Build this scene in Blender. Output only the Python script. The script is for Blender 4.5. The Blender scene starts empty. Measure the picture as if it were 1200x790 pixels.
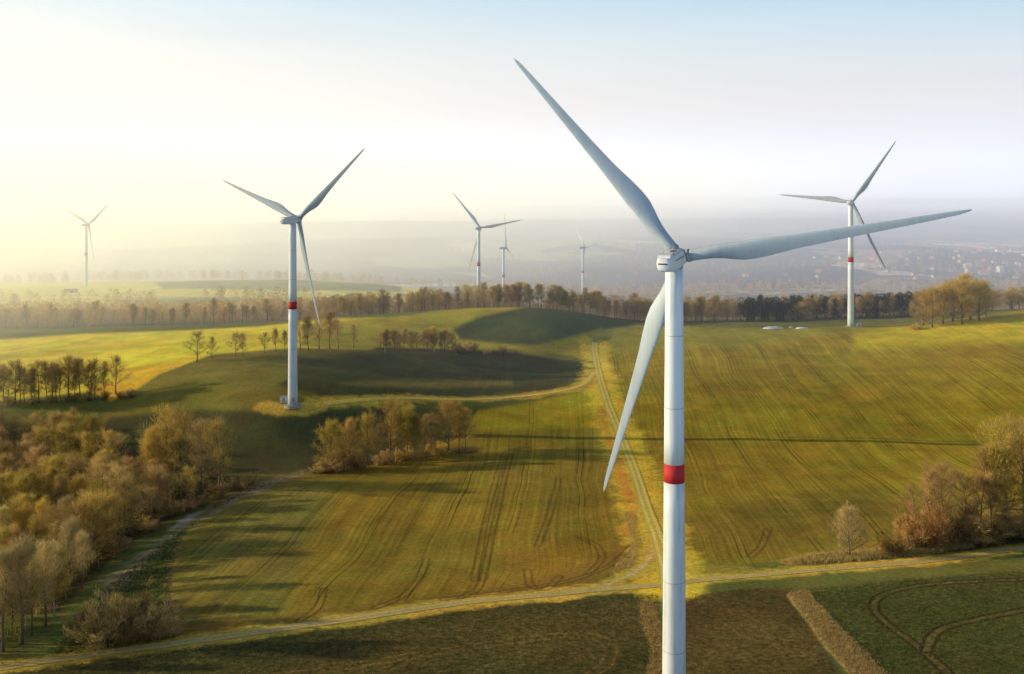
import bpy, math, random
import numpy as np
from mathutils import Vector, Matrix, Euler
R = math.radians
PI = math.pi
rng = np.random.default_rng(7)
random.seed(7)
S = bpy.context.scene
COL = S.collection

# ------------------------------------------------------------------ camera (drone, level, 100 m up)
F = 1200.0
CAMZ = 100.0
HOR = 205.0
cd = bpy.data.cameras.new('camera'); cam = bpy.data.objects.new('camera', cd); COL.objects.link(cam)
cam.location = (0, 0, CAMZ); cam.rotation_euler = (R(90), 0, 0)
cd.sensor_width = 36; cd.lens = 36; cd.shift_y = -(395 - HOR) / 1200
cd.clip_start = 1; cd.clip_end = 120000
S.camera = cam
S.view_settings.view_transform = 'Standard'; S.view_settings.look = 'None'
S.view_settings.exposure = 0; S.view_settings.gamma = 1
S.cycles.use_denoising = True
S.cycles.max_bounces = 5; S.cycles.diffuse_bounces = 2; S.cycles.glossy_bounces = 2
S.cycles.transmission_bounces = 2; S.cycles.transparent_max_bounces = 40; S.cycles.volume_bounces = 0
S.cycles.sample_clamp_indirect = 4

# ------------------------------------------------------------------ terrain height
# surveyed spots: (column, row, depth below the drone) turned into world positions once
SPOTS = [
 (-500,845,97),(0,900,97),(400,845,96),(800,845,95),(1200,845,95),(1700,845,95),
 (-300,790,98),(0,790,98),(400,790,96.5),(1200,790,95),(1500,760,95),
 (200,755,98.5),(560,705,99),(800,680,99),(1200,640,98),(1500,620,97),
 (-300,650,112),(60,740,101),(110,665,108),(0,620,113),(170,600,110),(290,575,109),(230,660,103),
 (250,640,104),(500,620,105),(720,620,104),(400,570,108),(600,560,108),(900,600,104),(1100,590,104),(1300,560,102),
 (560,503,110),(700,503,110),(850,506,110),(1160,509,109),(1400,509,107),
 (343,475,99.5),(300,480,100.3),(440,471,101.5),(530,470,105),(600,466,107),(690,445,105),(470,505,110),(400,515,110),(300,525,109),(200,530,110),
 (180,500,107),(0,520,112),(-200,520,110),
 (500,445,105.5),(620,440,108.5),(440,430,100.8),
 (200,455,99.5),(250,432,96),(350,409,94),(430,411,98),(550,414,102.5),(660,415,106.3),
 (60,475,104),(0,485,106),(120,462,103),(-200,480,104),
 (120,430,99),(0,440,100.5),(0,407,100),(100,394,98.5),(200,391,97),(300,386,95),(-200,420,101),(-400,420,98),
 (400,392,94),(470,393,96.5),(450,378,92),(560,366,89),(620,362,88.5),(690,368,93),(740,381,100.5),(790,384,100),
 (650,392,97),(720,404,103.5),(560,395,98.5),(700,395,101.5),
 (830,396,100.5),(905,385,98),(997,382,97.6),(900,430,104),(800,440,106),(1100,430,101),(1180,450,102),(1075,383,96.5),(1200,366,89),(1350,362,88),(1600,362,88),
 (1000,400,99),
]
WSP = [  # world spots (tangent, distance, depth)
 (-.9,800,118),(-.5,800,117),(-.3,800,115),(-.2,760,108),(0,800,118),(.1,800,116),(.25,800,112),(.5,800,106),(.9,800,104),
 (-.9,930,124),(-.5,930,124),(-.3,930,124),(-.5,1090,131),(-.3,1090,131),(-.415,1280,141.9),(-.25,1280,143),(-.15,1280,144),(-.25,1500,152),(-.5,1550,165),(-.15,1500,154),
 (-.9,1500,170),(0,1043,134.7),(0,1333,172),(.07,1548,190),(.07,1100,145),(.35,1000,135),(.35,1300,175),(.9,1200,165),
 (-.9,2100,225),(-.4,2100,222),(0,2000,225),(.4,2000,225),(.9,2000,225),
 (-.9,3000,250),(-.4,3000,250),(0,3000,250),(.4,3000,250),(.9,3000,250),(-.9,6000,250),(0,6000,250),(.9,6000,250),
 (-.9,40000,250),(-.4,40000,250),(0,40000,250),(.4,40000,250),(.9,40000,250),(-.9,15000,250),(0,15000,250),(.9,15000,250),
 (-.9,60,97),(0,60,96),(.9,60,95),(-2.2,60,97),(2.2,60,95),(-2.2,800,120),(2.2,800,105),(-2.2,40000,250),(2.2,40000,250),(-2.2,6000,250),(2.2,6000,250),
]
P = []
for px, py, d in SPOTS: P.append(((px-600)/F, math.log(d*F/(py-HOR)), CAMZ-d))
for t, Y, d in WSP: P.append((t, math.log(Y), CAMZ-d))
P = np.array(P)
SU, SV = 1.6, 1.6
def _U(r2): return r2*np.log(r2+1e-12)
PU = np.stack([P[:,0]*SU, P[:,1]*SV], 1)
n = len(P)
K = _U(((PU[:,None]-PU[None])**2).sum(-1)) + np.eye(n)*1e-3
Q = np.hstack([np.ones((n,1)), PU])
A = np.zeros((n+3, n+3)); A[:n,:n] = K; A[:n,n:] = Q; A[n:,:n] = Q.T
sol = np.linalg.solve(A, np.concatenate([P[:,2], np.zeros(3)]))

# cheap value noise for numpy
_perm = rng.random((256,256)).astype(np.float32)
def vnoise(x, y, s):
    x = x/s; y = y/s
    xi = np.floor(x).astype(int); yi = np.floor(y).astype(int)
    fx = x-xi; fy = y-yi
    fx = fx*fx*(3-2*fx); fy = fy*fy*(3-2*fy)
    g = lambda a, b: _perm[a & 255, b & 255]
    return (g(xi,yi)*(1-fx)*(1-fy)+g(xi+1,yi)*fx*(1-fy)+g(xi,yi+1)*(1-fx)*fy+g(xi+1,yi+1)*fx*fy)-.5
def sstep(a, b, x):
    t = np.clip((x-a)/(b-a), 0, 1); return t*t*(3-2*t)
# relief added on top: (x, y, radius x, radius y, height)
BUMPS = []
def height(x, y):
    x = np.asarray(x, float); y = np.asarray(y, float)
    sh = x.shape; x = x.ravel(); y = np.maximum(y.ravel(), 20)
    out = np.empty_like(x)
    for i in range(0, len(x), 60000):
        X = x[i:i+60000]; Y = y[i:i+60000]
        u = X/Y*SU; v = np.log(Y)*SV
        r2 = (u[:,None]-PU[None,:,0])**2 + (v[:,None]-PU[None,:,1])**2
        z = _U(r2) @ sol[:n] + sol[n] + sol[n+1]*u + sol[n+2]*v
        out[i:i+60000] = z
    near = 1-sstep(600, 1500, y)
    out += near*(vnoise(x, y, 47)*1.3 + vnoise(x+90, y, 19)*.5)*sstep(150, 260, y)
    for bx_, by_, rx, ry, hh in BUMPS:
        out += hh*np.exp(-((x-bx_)/rx)**2-((y-by_)/ry)**2)
    far = sstep(1800, 3500, y)
    mid = sstep(900, 1600, y)
    out += mid*(vnoise(x, y, 260)*14)*(1-sstep(6000,12000,y))
    # long ridges across the valley
    t = x/y
    r1 = np.exp(-((y-(4700+500*np.sin(t*5)))/520)**2)*(34+16*vnoise(x+500, y, 1300)+16*np.exp(-((t+.17)/.13)**2)-16*sstep(.1,.5,t))
    r2_ = np.exp(-((y-(3300+300*np.sin(t*7+1)))/380)**2)*(20+18*vnoise(x+5500, y, 900))
    r3 = np.exp(-((y-(9500+900*np.sin(t*4+2)))/1700)**2)*(60+70*vnoise(x+1500, y, 2600))
    r4 = np.exp(-((y-24000)/5000)**2)*(150+120*vnoise(x+2500, y+900, 6000)+60*vnoise(x, y, 1900))*(.65+.5*sstep(-.3,.4,t))
    r5 = np.exp(-((y-(2550+260*np.sin(t*9+.4)))/230)**2)*(16+22*vnoise(x+777, y, 700))
    r6 = np.exp(-((y-(6800+500*np.sin(t*6+2.2)))/600)**2)*(30+40*vnoise(x+333, y, 1700))
    out += far*(r1*1.15+r2_*1.4+r3+r4+r5+r6)
    return out.reshape(sh)
def h1(x, y): return float(height(np.array([x]), np.array([y]))[0])

_ys = np.concatenate([np.arange(120, 900, 1.5), np.arange(900, 9000, 12.)])
def at(px, py, dist=None):
    """world point of the ground at a spot of the survey; the nearest visible ground, or at a given distance"""
    t = (px-600)/F
    if dist: return Vector((t*dist, dist, h1(t*dist, dist)))
    zz = height(t*_ys, _ys)
    r = HOR+F*(CAMZ-zz)/_ys
    k = int(np.argmax(r <= py))
    if r[k] > py: k = int(np.argmin(np.abs(r-py)))
    elif k > 0:
        f = (r[k-1]-py)/(r[k-1]-r[k]+1e-9); Y = _ys[k-1]+f*(_ys[k]-_ys[k-1])
        return Vector((t*Y, Y, zz[k-1]+f*(zz[k]-zz[k-1])))
    return Vector((t*_ys[k], _ys[k], zz[k]))

# ------------------------------------------------------------------ helpers
def tag(o, label=None, cat=None, group=None, kind=None):
    if label: o['label'] = label
    if cat: o['category'] = cat
    if group: o['group'] = group
    if kind: o['kind'] = kind
    return o
def link(name, me, mats, parent=None, smooth=False):
    o = bpy.data.objects.new(name, me); COL.objects.link(o)
    for m in (mats if isinstance(mats, (list, tuple)) else [mats]): me.materials.append(m)
    if parent: o.parent = parent
    if smooth: me.polygons.foreach_set('use_smooth', np.ones(len(me.polygons), bool))
    return o
def empty(name, loc=(0,0,0), rz=0):
    o = bpy.data.objects.new(name, None); COL.objects.link(o); o.location = loc; o.rotation_euler = (0,0,rz)
    o.empty_display_size = .5
    return o
def npmesh(name, v, f, nper):
    """v (n,3); f (m,nper) index array"""
    v = np.ascontiguousarray(v, np.float32); f = np.ascontiguousarray(f, np.int32)
    me = bpy.data.meshes.new(name)
    me.vertices.add(len(v)); me.vertices.foreach_set('co', v.ravel())
    me.loops.add(f.size); me.loops.foreach_set('vertex_index', f.ravel())
    me.polygons.add(len(f)); me.polygons.foreach_set('loop_start', np.arange(len(f), dtype=np.int32)*nper)
    me.update(calc_edges=True)
    return me
class MB:
    def __init__(s): s.v = []; s.f = []
    def add(s, vs, fs):
        b = len(s.v); s.v += [tuple(v) for v in vs]; s.f += [tuple(i+b for i in f) for f in fs]
    def box(s, c, d, rot=None):
        c = Vector(c); q = []
        for z in (-.5,.5):
            for x, y in ((-.5,-.5),(.5,-.5),(.5,.5),(-.5,.5)):
                p = Vector((x*d[0], y*d[1], z*d[2]))
                if rot: p = rot @ p
                q.append(c+p)
        s.add(q, [(3,2,1,0),(4,5,6,7),(0,1,5,4),(1,2,6,5),(2,3,7,6),(3,0,4,7)])
    def loft(s, rings, cap=True):
        k = len(rings[0]); vs = [p for r in rings for p in r]; fs = []
        for i in range(len(rings)-1):
            for j in range(k):
                fs.append((i*k+j, i*k+(j+1)%k, (i+1)*k+(j+1)%k, (i+1)*k+j))
        if cap: fs.append(tuple(range(k-1,-1,-1))); fs.append(tuple((len(rings)-1)*k+j for j in range(k)))
        s.add(vs, fs)
    def tube(s, pts, rad, k=8):
        rings = []
        for i, p in enumerate(pts):
            p = Vector(p); a = Vector(pts[max(0,i-1)]); b = Vector(pts[min(len(pts)-1,i+1)])
            d = (b-a).normalized(); u = d.orthogonal().normalized(); w = d.cross(u)
            r = rad[i] if isinstance(rad, (list,tuple)) else rad
            rings.append([p+(u*math.cos(2*PI*j/k)+w*math.sin(2*PI*j/k))*r for j in range(k)])
        # keep rings aligned
        s.loft(rings)
    def build(s, name, mats, parent=None, smooth=False):
        me = bpy.data.meshes.new(name); me.from_pydata(s.v, [], s.f); me.update()
        return link(name, me, mats, parent, smooth)

# ------------------------------------------------------------------ materials
def mat(name, base=(.5,.5,.5), rough=.8, spec=.3):
    m = bpy.data.materials.new(name); m.use_nodes = True
    nt = m.node_tree; b = nt.nodes['Principled BSDF']
    b.inputs['Base Color'].default_value = (*base, 1); b.inputs['Roughness'].default_value = rough
    b.inputs['Specular IOR Level'].default_value = spec
    return m, nt, b
def noise(nt, scale, detail=4, vec=None, rough=.55, dist=0):
    t = nt.nodes.new('ShaderNodeTexNoise'); t.inputs['Scale'].default_value = scale
    t.inputs['Detail'].default_value = detail; t.inputs['Roughness'].default_value = rough
    t.inputs['Distortion'].default_value = dist
    if vec is not None: nt.links.new(vec, t.inputs['Vector'])
    return t
def math_(nt, op, a, b=None, c=None, clamp=False):
    m = nt.nodes.new('ShaderNodeMath'); m.operation = op; m.use_clamp = clamp
    for i, x in enumerate((a, b, c)):
        if x is None: continue
        if isinstance(x, (int, float)): m.inputs[i].default_value = x
        else: nt.links.new(x, m.inputs[i])
    return m.outputs[0]
def mixc(nt, fac, a, b, mode='MIX'):
    m = nt.nodes.new('ShaderNodeMix'); m.data_type = 'RGBA'; m.blend_type = mode
    for s, x in (('Factor', fac), ('A', a), ('B', b)):
        i = [k for k in m.inputs if k.name == s and k.enabled][0]
        if isinstance(x, (int, float)): i.default_value = x
        elif isinstance(x, tuple): i.default_value = (*x, 1)
        else: nt.links.new(x, i)
    return [k for k in m.outputs if k.enabled][0]
def maprange(nt, v, a, b, c=0, d=1, smooth=False):
    m = nt.nodes.new('ShaderNodeMapRange')
    if smooth: m.interpolation_type = 'SMOOTHSTEP'
    nt.links.new(v, m.inputs[0])
    for i, x in enumerate((a,b,c,d)): m.inputs[i+1].default_value = x
    return m.outputs[0]
def bump(nt, h, strength, dist, b):
    n_ = nt.nodes.new('ShaderNodeBump'); n_.inputs['Strength'].default_value = strength; n_.inputs['Distance'].default_value = dist
    nt.links.new(h, n_.inputs['Height']); nt.links.new(n_.outputs[0], b.inputs['Normal'])
def noisy_mat(name, c1, c2, scale, rough=.8, spec=.2, bmp=0, dist=.1):
    m, nt, b = mat(name, c1, rough, spec)
    tc = nt.nodes.new('ShaderNodeTexCoord')
    n1 = noise(nt, scale, 5, tc.outputs['Object'])
    nt.links.new(mixc(nt, maprange(nt, n1.outputs[0], .35, .65), c1, c2), b.inputs['Base Color'])
    if bmp: bump(nt, n1.outputs[0], bmp, dist, b)
    return m

# painted steel / glass fibre, faintly weathered
def paint(name, c, streak=.06, rough=.42):
    m, nt, b = mat(name, c, rough, .4)
    tc = nt.nodes.new('ShaderNodeTexCoord')
    mp = nt.nodes.new('ShaderNodeMapping'); mp.inputs['Scale'].default_value = (1.2,1.2,.06)
    nt.links.new(tc.outputs['Object'], mp.inputs[0])
    n1 = noise(nt, 1.0, 5, mp.outputs[0])
    n2 = noise(nt, .25, 3, tc.outputs['Object'])
    f = math_(nt, 'MULTIPLY', maprange(nt, n1.outputs[0], .45, .75), maprange(nt, n2.outputs[0], .35, .65, .3, 1))
    dirty = tuple(x*.72 for x in c)
    nt.links.new(mixc(nt, math_(nt, 'MULTIPLY', f, streak*8), c, dirty), b.inputs['Base Color'])
    return m
M_TOWER = paint('tower_paint', (.61,.68,.745), .2)
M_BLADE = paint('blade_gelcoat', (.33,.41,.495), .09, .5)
M_NAC = paint('nacelle_shell', (.62,.66,.70), .05, .45)
M_RED = paint('red_paint', (.46,.022,.025), .1, .75)
M_SEAM = noisy_mat('flange_steel', (.42,.46,.50), (.33,.37,.40), 2, .6)
M_DARK, _, _ = mat('dark_gap', (.03,.035,.04), .6)
M_GREY = noisy_mat('galvanised_steel', (.35,.37,.38), (.25,.27,.28), 3, .5)
M_CONC = noisy_mat('concrete', (.42,.41,.38), (.3,.29,.26), 2, .9, .1, .3, .05)
M_LAMP, _, _ = mat('red_lamp_glass', (.5,.03,.02), .2)

# ------------------------------------------------------------------ turbines
def ring(c, u, w, ru, rw, k=24, e=2.0):
    out = []
    for j in range(k):
        a = 2*PI*j/k; ca, sa = math.cos(a), math.sin(a)
        out.append(c + u*ru*math.copysign(abs(ca)**(2/e), ca) + w*rw*math.copysign(abs(sa)**(2/e), sa))
    return out
RB = 48.0; HUBH = 80.0
def blade_mesh():
    """blade along +Z from the hub centre, trailing edge toward -X' (the clockwise side seen from behind), thickness along Y"""
    mb = MB(); rings = []; k = 28
    st = [(1.2,2.1,1.0),(2.6,2.1,1.0),(3.6,2.15,.95),(5.0,2.3,.84),(6.2,2.5,.72),(7.6,2.8,.58),(9.2,3.2,.45),(11,3.5,.36),(13,3.6,.30),(15.5,3.35,.26),(20,2.62,.22),(26,2.12,.2),(32,1.7,.185),(38,1.32,.175),(43,1.0,.165),(46,.72,.16),(47.3,.45,.16),(48,.14,.16)]
    for r, ch, th in st:
        tw = R(10*max(0, 1-(r-3)/40)**1.6 + 9)
        blend = min(1, max(0, (r-3.0)/8.5)); blend = blend*blend*(3-2*blend)
        pre = .9*(max(0, r-8)/40)**2
        lead = .5*(1-blend) + .30*blend
        pts = []
        for j in range(k):
            a = 2*PI*j/k
            # 0..1 along the chord, upper and lower surface
            xc = .5*(1-math.cos(a)); s = 1 if a < PI else -1
            yt = 5*th*(.2969*math.sqrt(max(xc,0))-.126*xc-.3516*xc**2+.2843*xc**3-.1036*xc**4)
            foil = Vector(((xc-lead), s*yt*(1 if s > 0 else .75), 0))
            circ = Vector((-.5*math.cos(a), .5*math.sin(a)*th, 0))
            p = circ.lerp(foil, blend)*ch
            x, y = p.x, p.y
            pts.append(Vector((x*math.cos(tw)-y*math.sin(tw), x*math.sin(tw)+y*math.cos(tw)+pre, r)))
        rings.append(pts)
    mb.loft(rings)
    return mb
def turbine(base, yaw, psi, label, tilt=R(5), detail=2, band=(.44,.48)):
    """yaw: the rotor axis, clockwise from +Y"""
    t = empty('wind_turbine', base, -yaw)       # local +Y is the rotor axis
    tag(t, label, 'wind turbine', 'wind turbines standing in the fields')
    H = HUBH
    k = 48 if detail > 1 else 20
    # tower with flange seams
    zs = [0,.3,.31] ; rad = lambda z: 2.1-(2.1-1.52)*(z/(H-2.2))
    top = H-1.6
    zb0, zb1 = H*(1-band[1]), H*(1-band[0])
    ob = []
    for a_, b_ in ((0, zb0), (zb1, top)):
        mb = MB(); rr = []; n_ = 8
        for i in range(n_+1):
            z = a_+(b_-a_)*i/n_; rr.append(ring(Vector((0,0,z)), Vector((1,0,0)), Vector((0,1,0)), rad(z), rad(z), k))
        mb.loft(rr); ob.append(mb)
    # join both white lengths in one mesh, the red band is its own sub-part
    ob[0].add(ob[1].v, ob[1].f)
    tw = ob[0].build('tower', M_TOWER, t, True)
    for z in (12.5, 24.5, 54.5, 67) if detail > 1 else ():
        fl = MB(); fl.loft([ring(Vector((0,0,zz)), Vector((1,0,0)), Vector((0,1,0)), rad(z)+.035, rad(z)+.035, k) for zz in (z-.07, z+.07)])
        fl.build('flange', M_SEAM, tw)
    mb = MB(); mb.loft([ring(Vector((0,0,z)), Vector((1,0,0)), Vector((0,1,0)), rad(z)+.004, rad(z)+.004, k) for z in (zb0, zb1)])
    mb.build('red_band', M_RED, tw, True)
    mb = MB(); mb.loft([ring(Vector((0,0,z)), Vector((1,0,0)), Vector((0,1,0)), r_, r_, k) for z, r_ in ((-.8,3.6),(.25,3.6),(.3,3.5))])
    mb.build('foundation', M_CONC, t, False)
    if detail > 0:
        mb = MB(); mb.box((1.6,-1.75,1.9+.9), (.9,.5,2.1), Matrix.Rotation(R(42),3,'Z')); d = mb.build('door', M_GREY, tw)
        mb = MB()
        q = Matrix.Rotation(R(42),3,'Z')
        for i in range(7): mb.box(Vector((1.75,-1.95,0))+q@Vector((0,-.25-.28*(6-i),.3+.24*i)), (1.1,.28,.06), q)
        for s_ in (-.55,.55):
            mb.tube([Vector((1.75,-1.95,0))+q@Vector((s_,-2.1,1.2)), Vector((1.75,-1.95,0))+q@Vector((s_,0,2.8))], .04, 6)
            mb.tube([Vector((1.75,-1.95,0))+q@Vector((s_,-2.1,.1)), Vector((1.75,-1.95,0))+q@Vector((s_,-2.1,1.2))], .04, 6)
        mb.build('stair', M_GREY, t)
    # nacelle and rotor are tilted with the shaft
    top_e = Matrix.Translation((0,0,H)) @ Matrix.Rotation(tilt, 4, 'X')
    shaft = top_e.copy(); top_e = top_e @ Matrix.Scale(.87, 4)
    X, Z = Vector((1,0,0)), Vector((0,0,1))
    mb = MB(); rr = []
    for y, w, zt, zb, e in ((-8.2,1.15,1.15,-.55,3),(-8.0,1.45,1.5,-.85,3.5),(-7.2,1.62,1.75,-1.15,4),(-5,1.75,1.9,-1.5,4.5),(-2.5,1.8,1.95,-1.8,5),(1.2,1.8,1.95,-1.85,5),(2.2,1.7,1.8,-1.75,4),(2.75,1.45,1.5,-1.5,2.6)):
        rg = ring(Vector((0,y,(zt+zb)/2)), X, Z, w*.9, (zt-zb)/2, 32, e)
        for p in rg: p.x *= 1-.26*max(0, (.45-p.z)/2.3)
        rr.append([top_e @ p for p in rg])
    mb.loft(rr)
    nac = mb.build('nacelle', M_NAC, t, True)
    if detail > 0:
        mb = MB()       # rear cooler hood
        for p in ((-6.9,1.75),):
            v = [top_e @ Vector(c) for c in ((-1.3,-7.5,1.6),(1.3,-7.5,1.6),(1.3,-5.4,1.7),(-1.3,-5.4,1.7),(-1.2,-7.3,2.15),(1.2,-7.3,2.15),(1.2,-5.6,2.3),(-1.2,-5.6,2.3))]
            mb.add(v, [(3,2,1,0),(4,5,6,7),(0,1,5,4),(1,2,6,5),(2,3,7,6),(3,0,4,7)])
        mb.build('cooler_hood', M_NAC, nac)
        mb = MB()       # dark seam below the roof shell, open roof hatch
        for sx in (-1,1):
            v = [top_e @ Vector((sx*(x*.9+.035), y, z)) for x, y, z in ((1.745,-4.8,.60),(1.80,1.2,.60),(1.80,1.2,.74),(1.745,-4.8,.74))]
            mb.add(v, [(0,1,2,3)])
        mb.build('shell_seam', M_DARK, nac)
        mb = MB(); mb.add([top_e @ Vector(c) for c in ((-.5,-1.6,1.98),(.6,-1.6,1.98),(.6,.1,1.98),(-.5,.1,1.98))], [(0,1,2,3)]); mb.build('hatch', M_DARK, nac)
        mb = MB(); mb.add([top_e @ Vector((x, -8.215, z)) for x, z in ((-.95,.42),(.95,.42),(.95,.7),(-.95,.7))], [(0,1,2,3)]); mb.build('recess_shade', M_DARK, nac)  # flat dark strip drawn for the shaded recess under the rear deck
        mb = MB()
        mb.tube([top_e @ Vector((.5,-4.6,1.9)), top_e @ Vector((.5,-4.6,3.7))], .045, 6)
        mb.tube([top_e @ Vector((-.1,-4.6,3.5)), top_e @ Vector((1.1,-4.6,3.5))], .035, 6)
        mb.box(top_e @ Vector((1.1,-4.6,3.65)), (.16,.16,.24)); mb.box(top_e @ Vector((-.1,-4.6,3.65)), (.22,.08,.24))
        mb.build('weather_mast', M_GREY, nac)
        for sx in (-.95,.95):
            mb = MB(); mb.loft([[top_e @ p for p in ring(Vector((sx,-4.2,z)), X, Vector((0,1,0)), r_, r_, 10)] for z, r_ in ((1.85,.13),(2.08,.13),(2.16,.06))])
            mb.build('warning_light', M_LAMP, nac, True)
    # spinner
    mb = MB(); rr = []
    for y, r_ in ((2.8,1.35),(3.0,1.62),(3.8,1.75),(4.8,1.7),(5.6,1.4),(6.2,.95),(6.6,.45),(6.7,.1)):
        rr.append([top_e @ p for p in ring(Vector((0,y,0)), X, Z, r_, r_, 28)])
    mb.loft(rr)
    hub = mb.build('hub', M_NAC, t, True)
    bm_ = blade_mesh()
    for i in range(3):
        a = psi+i*2*PI/3
        mtx = shaft @ Matrix.Translation((0,3.65,0)) @ Matrix.Rotation(a, 4, 'Y') @ Matrix.Rotation(R(-.4), 4, 'X')
        mb = MB(); mb.add([mtx @ Vector(v) for v in bm_.v], bm_.f)
        bl = mb.build('blade', M_BLADE, t, True)
        if detail > 1:   # root collar
            mb = MB(); mb.loft([[mtx @ p for p in ring(Vector((0,0,z)), X, Vector((0,1,0)), r_, r_, 28)] for z, r_ in ((1.45,1.16),(1.9,1.16))])
            mb.build('root_collar', M_GREY, bl, True)
    return t
def tpos(px, Hpx, basepy=None, hub=None):
    D = F*HUBH/Hpx
    drop = (hub-HOR)*D/F + HUBH
    return Vector(((px-600)/F*D, D, CAMZ-drop))
T_MAIN = tpos(790, 540, hub=305); T_LEFT = tpos(343, 217, hub=258); T_RIGHT = tpos(997, 145, hub=237.5)
T_FAR = tpos(101, 75, hub=263.5); T_MID = tpos(561, 92, hub=267.5); T_B = tpos(590, 72, hub=290.5); T_C = tpos(683, 62, hub=290)
# ------------------------------------------------------------------ ground sheet
def ground_grid():
    inner = np.arange(-.56, .5601, .00115)
    o1 = .56+np.cumsum(np.geomspace(.0015, .09, 60))
    cols = np.concatenate([-o1[::-1], inner, o1])
    Y = [50.]
    while Y[-1] < 46000:
        y = Y[-1]; Y.append(y+max(.4, min(y*y/120000*1.1, .0065*y)) if y > 170 else y+3)
    return cols, np.array(Y)
cols, rows = ground_grid()
TT, YY = np.meshgrid(cols, rows)
XX = TT*YY
ZZ = height(XX, YY)
PX = 600+F*TT; PY = HOR+F*(CAMZ-ZZ)/YY
nr, nc = XX.shape

def seg_dist(px, py, a, b):
    ax, ay = a; bx_, by_ = b
    dx, dy = bx_-ax, by_-ay; L = dx*dx+dy*dy+1e-12
    t = np.clip(((px-ax)*dx+(py-ay)*dy)/L, 0, 1)
    return np.hypot(px-ax-t*dx, py-ay-t*dy)
def poly(pts, soft=2.0, y0=0, y1=1e9, wob=0.0):
    """soft mask 0..1 of a field outline given as survey columns / rows"""
    pts = [(a, b) for a, b in pts]
    xs = [p[0] for p in pts]; ys = [p[1] for p in pts]
    pad = soft*3+8
    m = np.zeros(PX.shape, np.float32)
    sel = (PX > min(xs)-pad) & (PX < max(xs)+pad) & (PY > min(ys)-pad) & (PY < max(ys)+pad) & (YY >= y0) & (YY <= y1)
    x = PX[sel]; y = PY[sel]
    if wob:
        X = XX[sel]; Y = YY[sel]
        x = x+vnoise(X, Y, 9)*wob+vnoise(X, Y, 3)*wob*.6; y = y+vnoise(X+77, Y, 9)*wob*.5
    ins = np.zeros(x.shape, bool); d = np.full(x.shape, 1e9)
    for i in range(len(pts)):
        a = pts[i]; b = pts[(i+1) % len(pts)]
        if a[1] != b[1]:
            c = ((a[1] > y) != (b[1] > y)) & (x < (b[0]-a[0])*(y-a[1])/(b[1]-a[1])+a[0])
            ins ^= c
        d = np.minimum(d, seg_dist(x, y, a, b))
    sd = np.where(ins, d, -d)
    m[sel] = sstep(-soft, soft, sd)
    return m
def line(pts, w, soft=.6, y0=0, y1=1e9, wob=0):
    """soft mask of a strip w metres wide along surveyed spots"""
    P3 = [at(*p) for p in spline(pts, 6)]
    m = np.zeros(PX.shape, np.float32)
    xs = [p.x for p in P3]; ys = [p.y for p in P3]
    pad = w+soft+3
    sel = (XX > min(xs)-pad) & (XX < max(xs)+pad) & (YY > min(ys)-pad) & (YY < max(ys)+pad)
    x = XX[sel]; y = YY[sel]; d = np.full(x.shape, 1e9)
    for a, b in zip(P3[:-1], P3[1:]): d = np.minimum(d, seg_dist(x, y, (a.x,a.y), (b.x,b.y)))
    if wob: d = d+vnoise(x, y, 2.2)*wob+vnoise(x, y, 7)*wob
    m[sel] = 1-sstep(w/2-soft, w/2+soft, d)
    return m
def spline(p, k=8):
    out = []
    for i in range(len(p)-1):
        p0 = np.array(p[max(0,i-1)][:2], float); p1 = np.array(p[i][:2], float); p2 = np.array(p[i+1][:2], float); p3 = np.array(p[min(len(p)-1,i+2)][:2], float)
        for j in range(k):
            t = j/k
            out.append(tuple(.5*((2*p1)+(-p0+p2)*t+(2*p0-5*p1+4*p2-p3)*t*t+(-p0+3*p1-3*p2+p3)*t**3)))
    out.append(tuple(p[-1][:2])); return out

TRACK1 = [(-60,792),(0,783),(100,768),(200,755),(300,741),(400,727),(500,712),(560,704),(640,697),(700,691),(770,686),(830,679),(900,673),(980,666),(1060,660),(1130,652),(1210,641),(1300,630)]
TRACK2 = [(782,690),(779,665),(770,630),(757,595),(746,560),(735,530),(723,500),(713,475),(705,450),(700,430),(697,412),(697,401)]
ACCESS = [(350,476.5),(380,473),(420,469),(470,466.5),(530,468),(580,467),(640,461),(680,452),(697,436)]

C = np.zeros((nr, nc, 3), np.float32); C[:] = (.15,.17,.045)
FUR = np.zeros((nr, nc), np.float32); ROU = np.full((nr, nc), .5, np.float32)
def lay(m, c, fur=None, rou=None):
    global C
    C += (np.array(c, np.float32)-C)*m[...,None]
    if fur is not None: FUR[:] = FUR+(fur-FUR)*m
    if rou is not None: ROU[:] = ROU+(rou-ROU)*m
# far country
farm = sstep(1700, 2600, YY)
lay(sstep(700, 1000, YY).astype(np.float32), (.17,.18,.06), 0, .3)
lay(farm.astype(np.float32), (.10,.10,.055), 0, 0)
# hill beyond the wood on the left
lay(poly([(-400,330),(60,322),(300,318),(470,326),(520,350),(470,380),(-400,385)], 3, 950, 1700), (.68,.66,.13), 0, .2)
lay(poly([(180,330),(330,326),(470,334),(470,342),(320,340),(190,338)], 2.5, 1000, 1600), (.28,.32,.11), 0, .2)
lay(poly([(120,352),(250,347),(330,352),(200,358)], 2.5, 950, 1400), (.34,.38,.12), 0, .2)
# bright pasture on the left
lay(poly([(-600,395),(0,398),(100,391),(200,388),(300,383),(380,374),(450,372),(480,400),(430,410),(350,408),(250,415),(190,436),(150,455),(0,470),(-600,480)], 2, 440, 760), (.78,.70,.06), 0, .25)
lay(poly([(100,455),(150,432),(235,417),(215,428),(185,440),(160,458),(130,470)], 2, 440, 700), (.75,.52,.05), 0, .3)
lay(poly([(-100,425),(100,408),(250,398),(260,402),(100,413),(-100,432)], 2, 440, 760), (.66,.60,.05))
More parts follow.
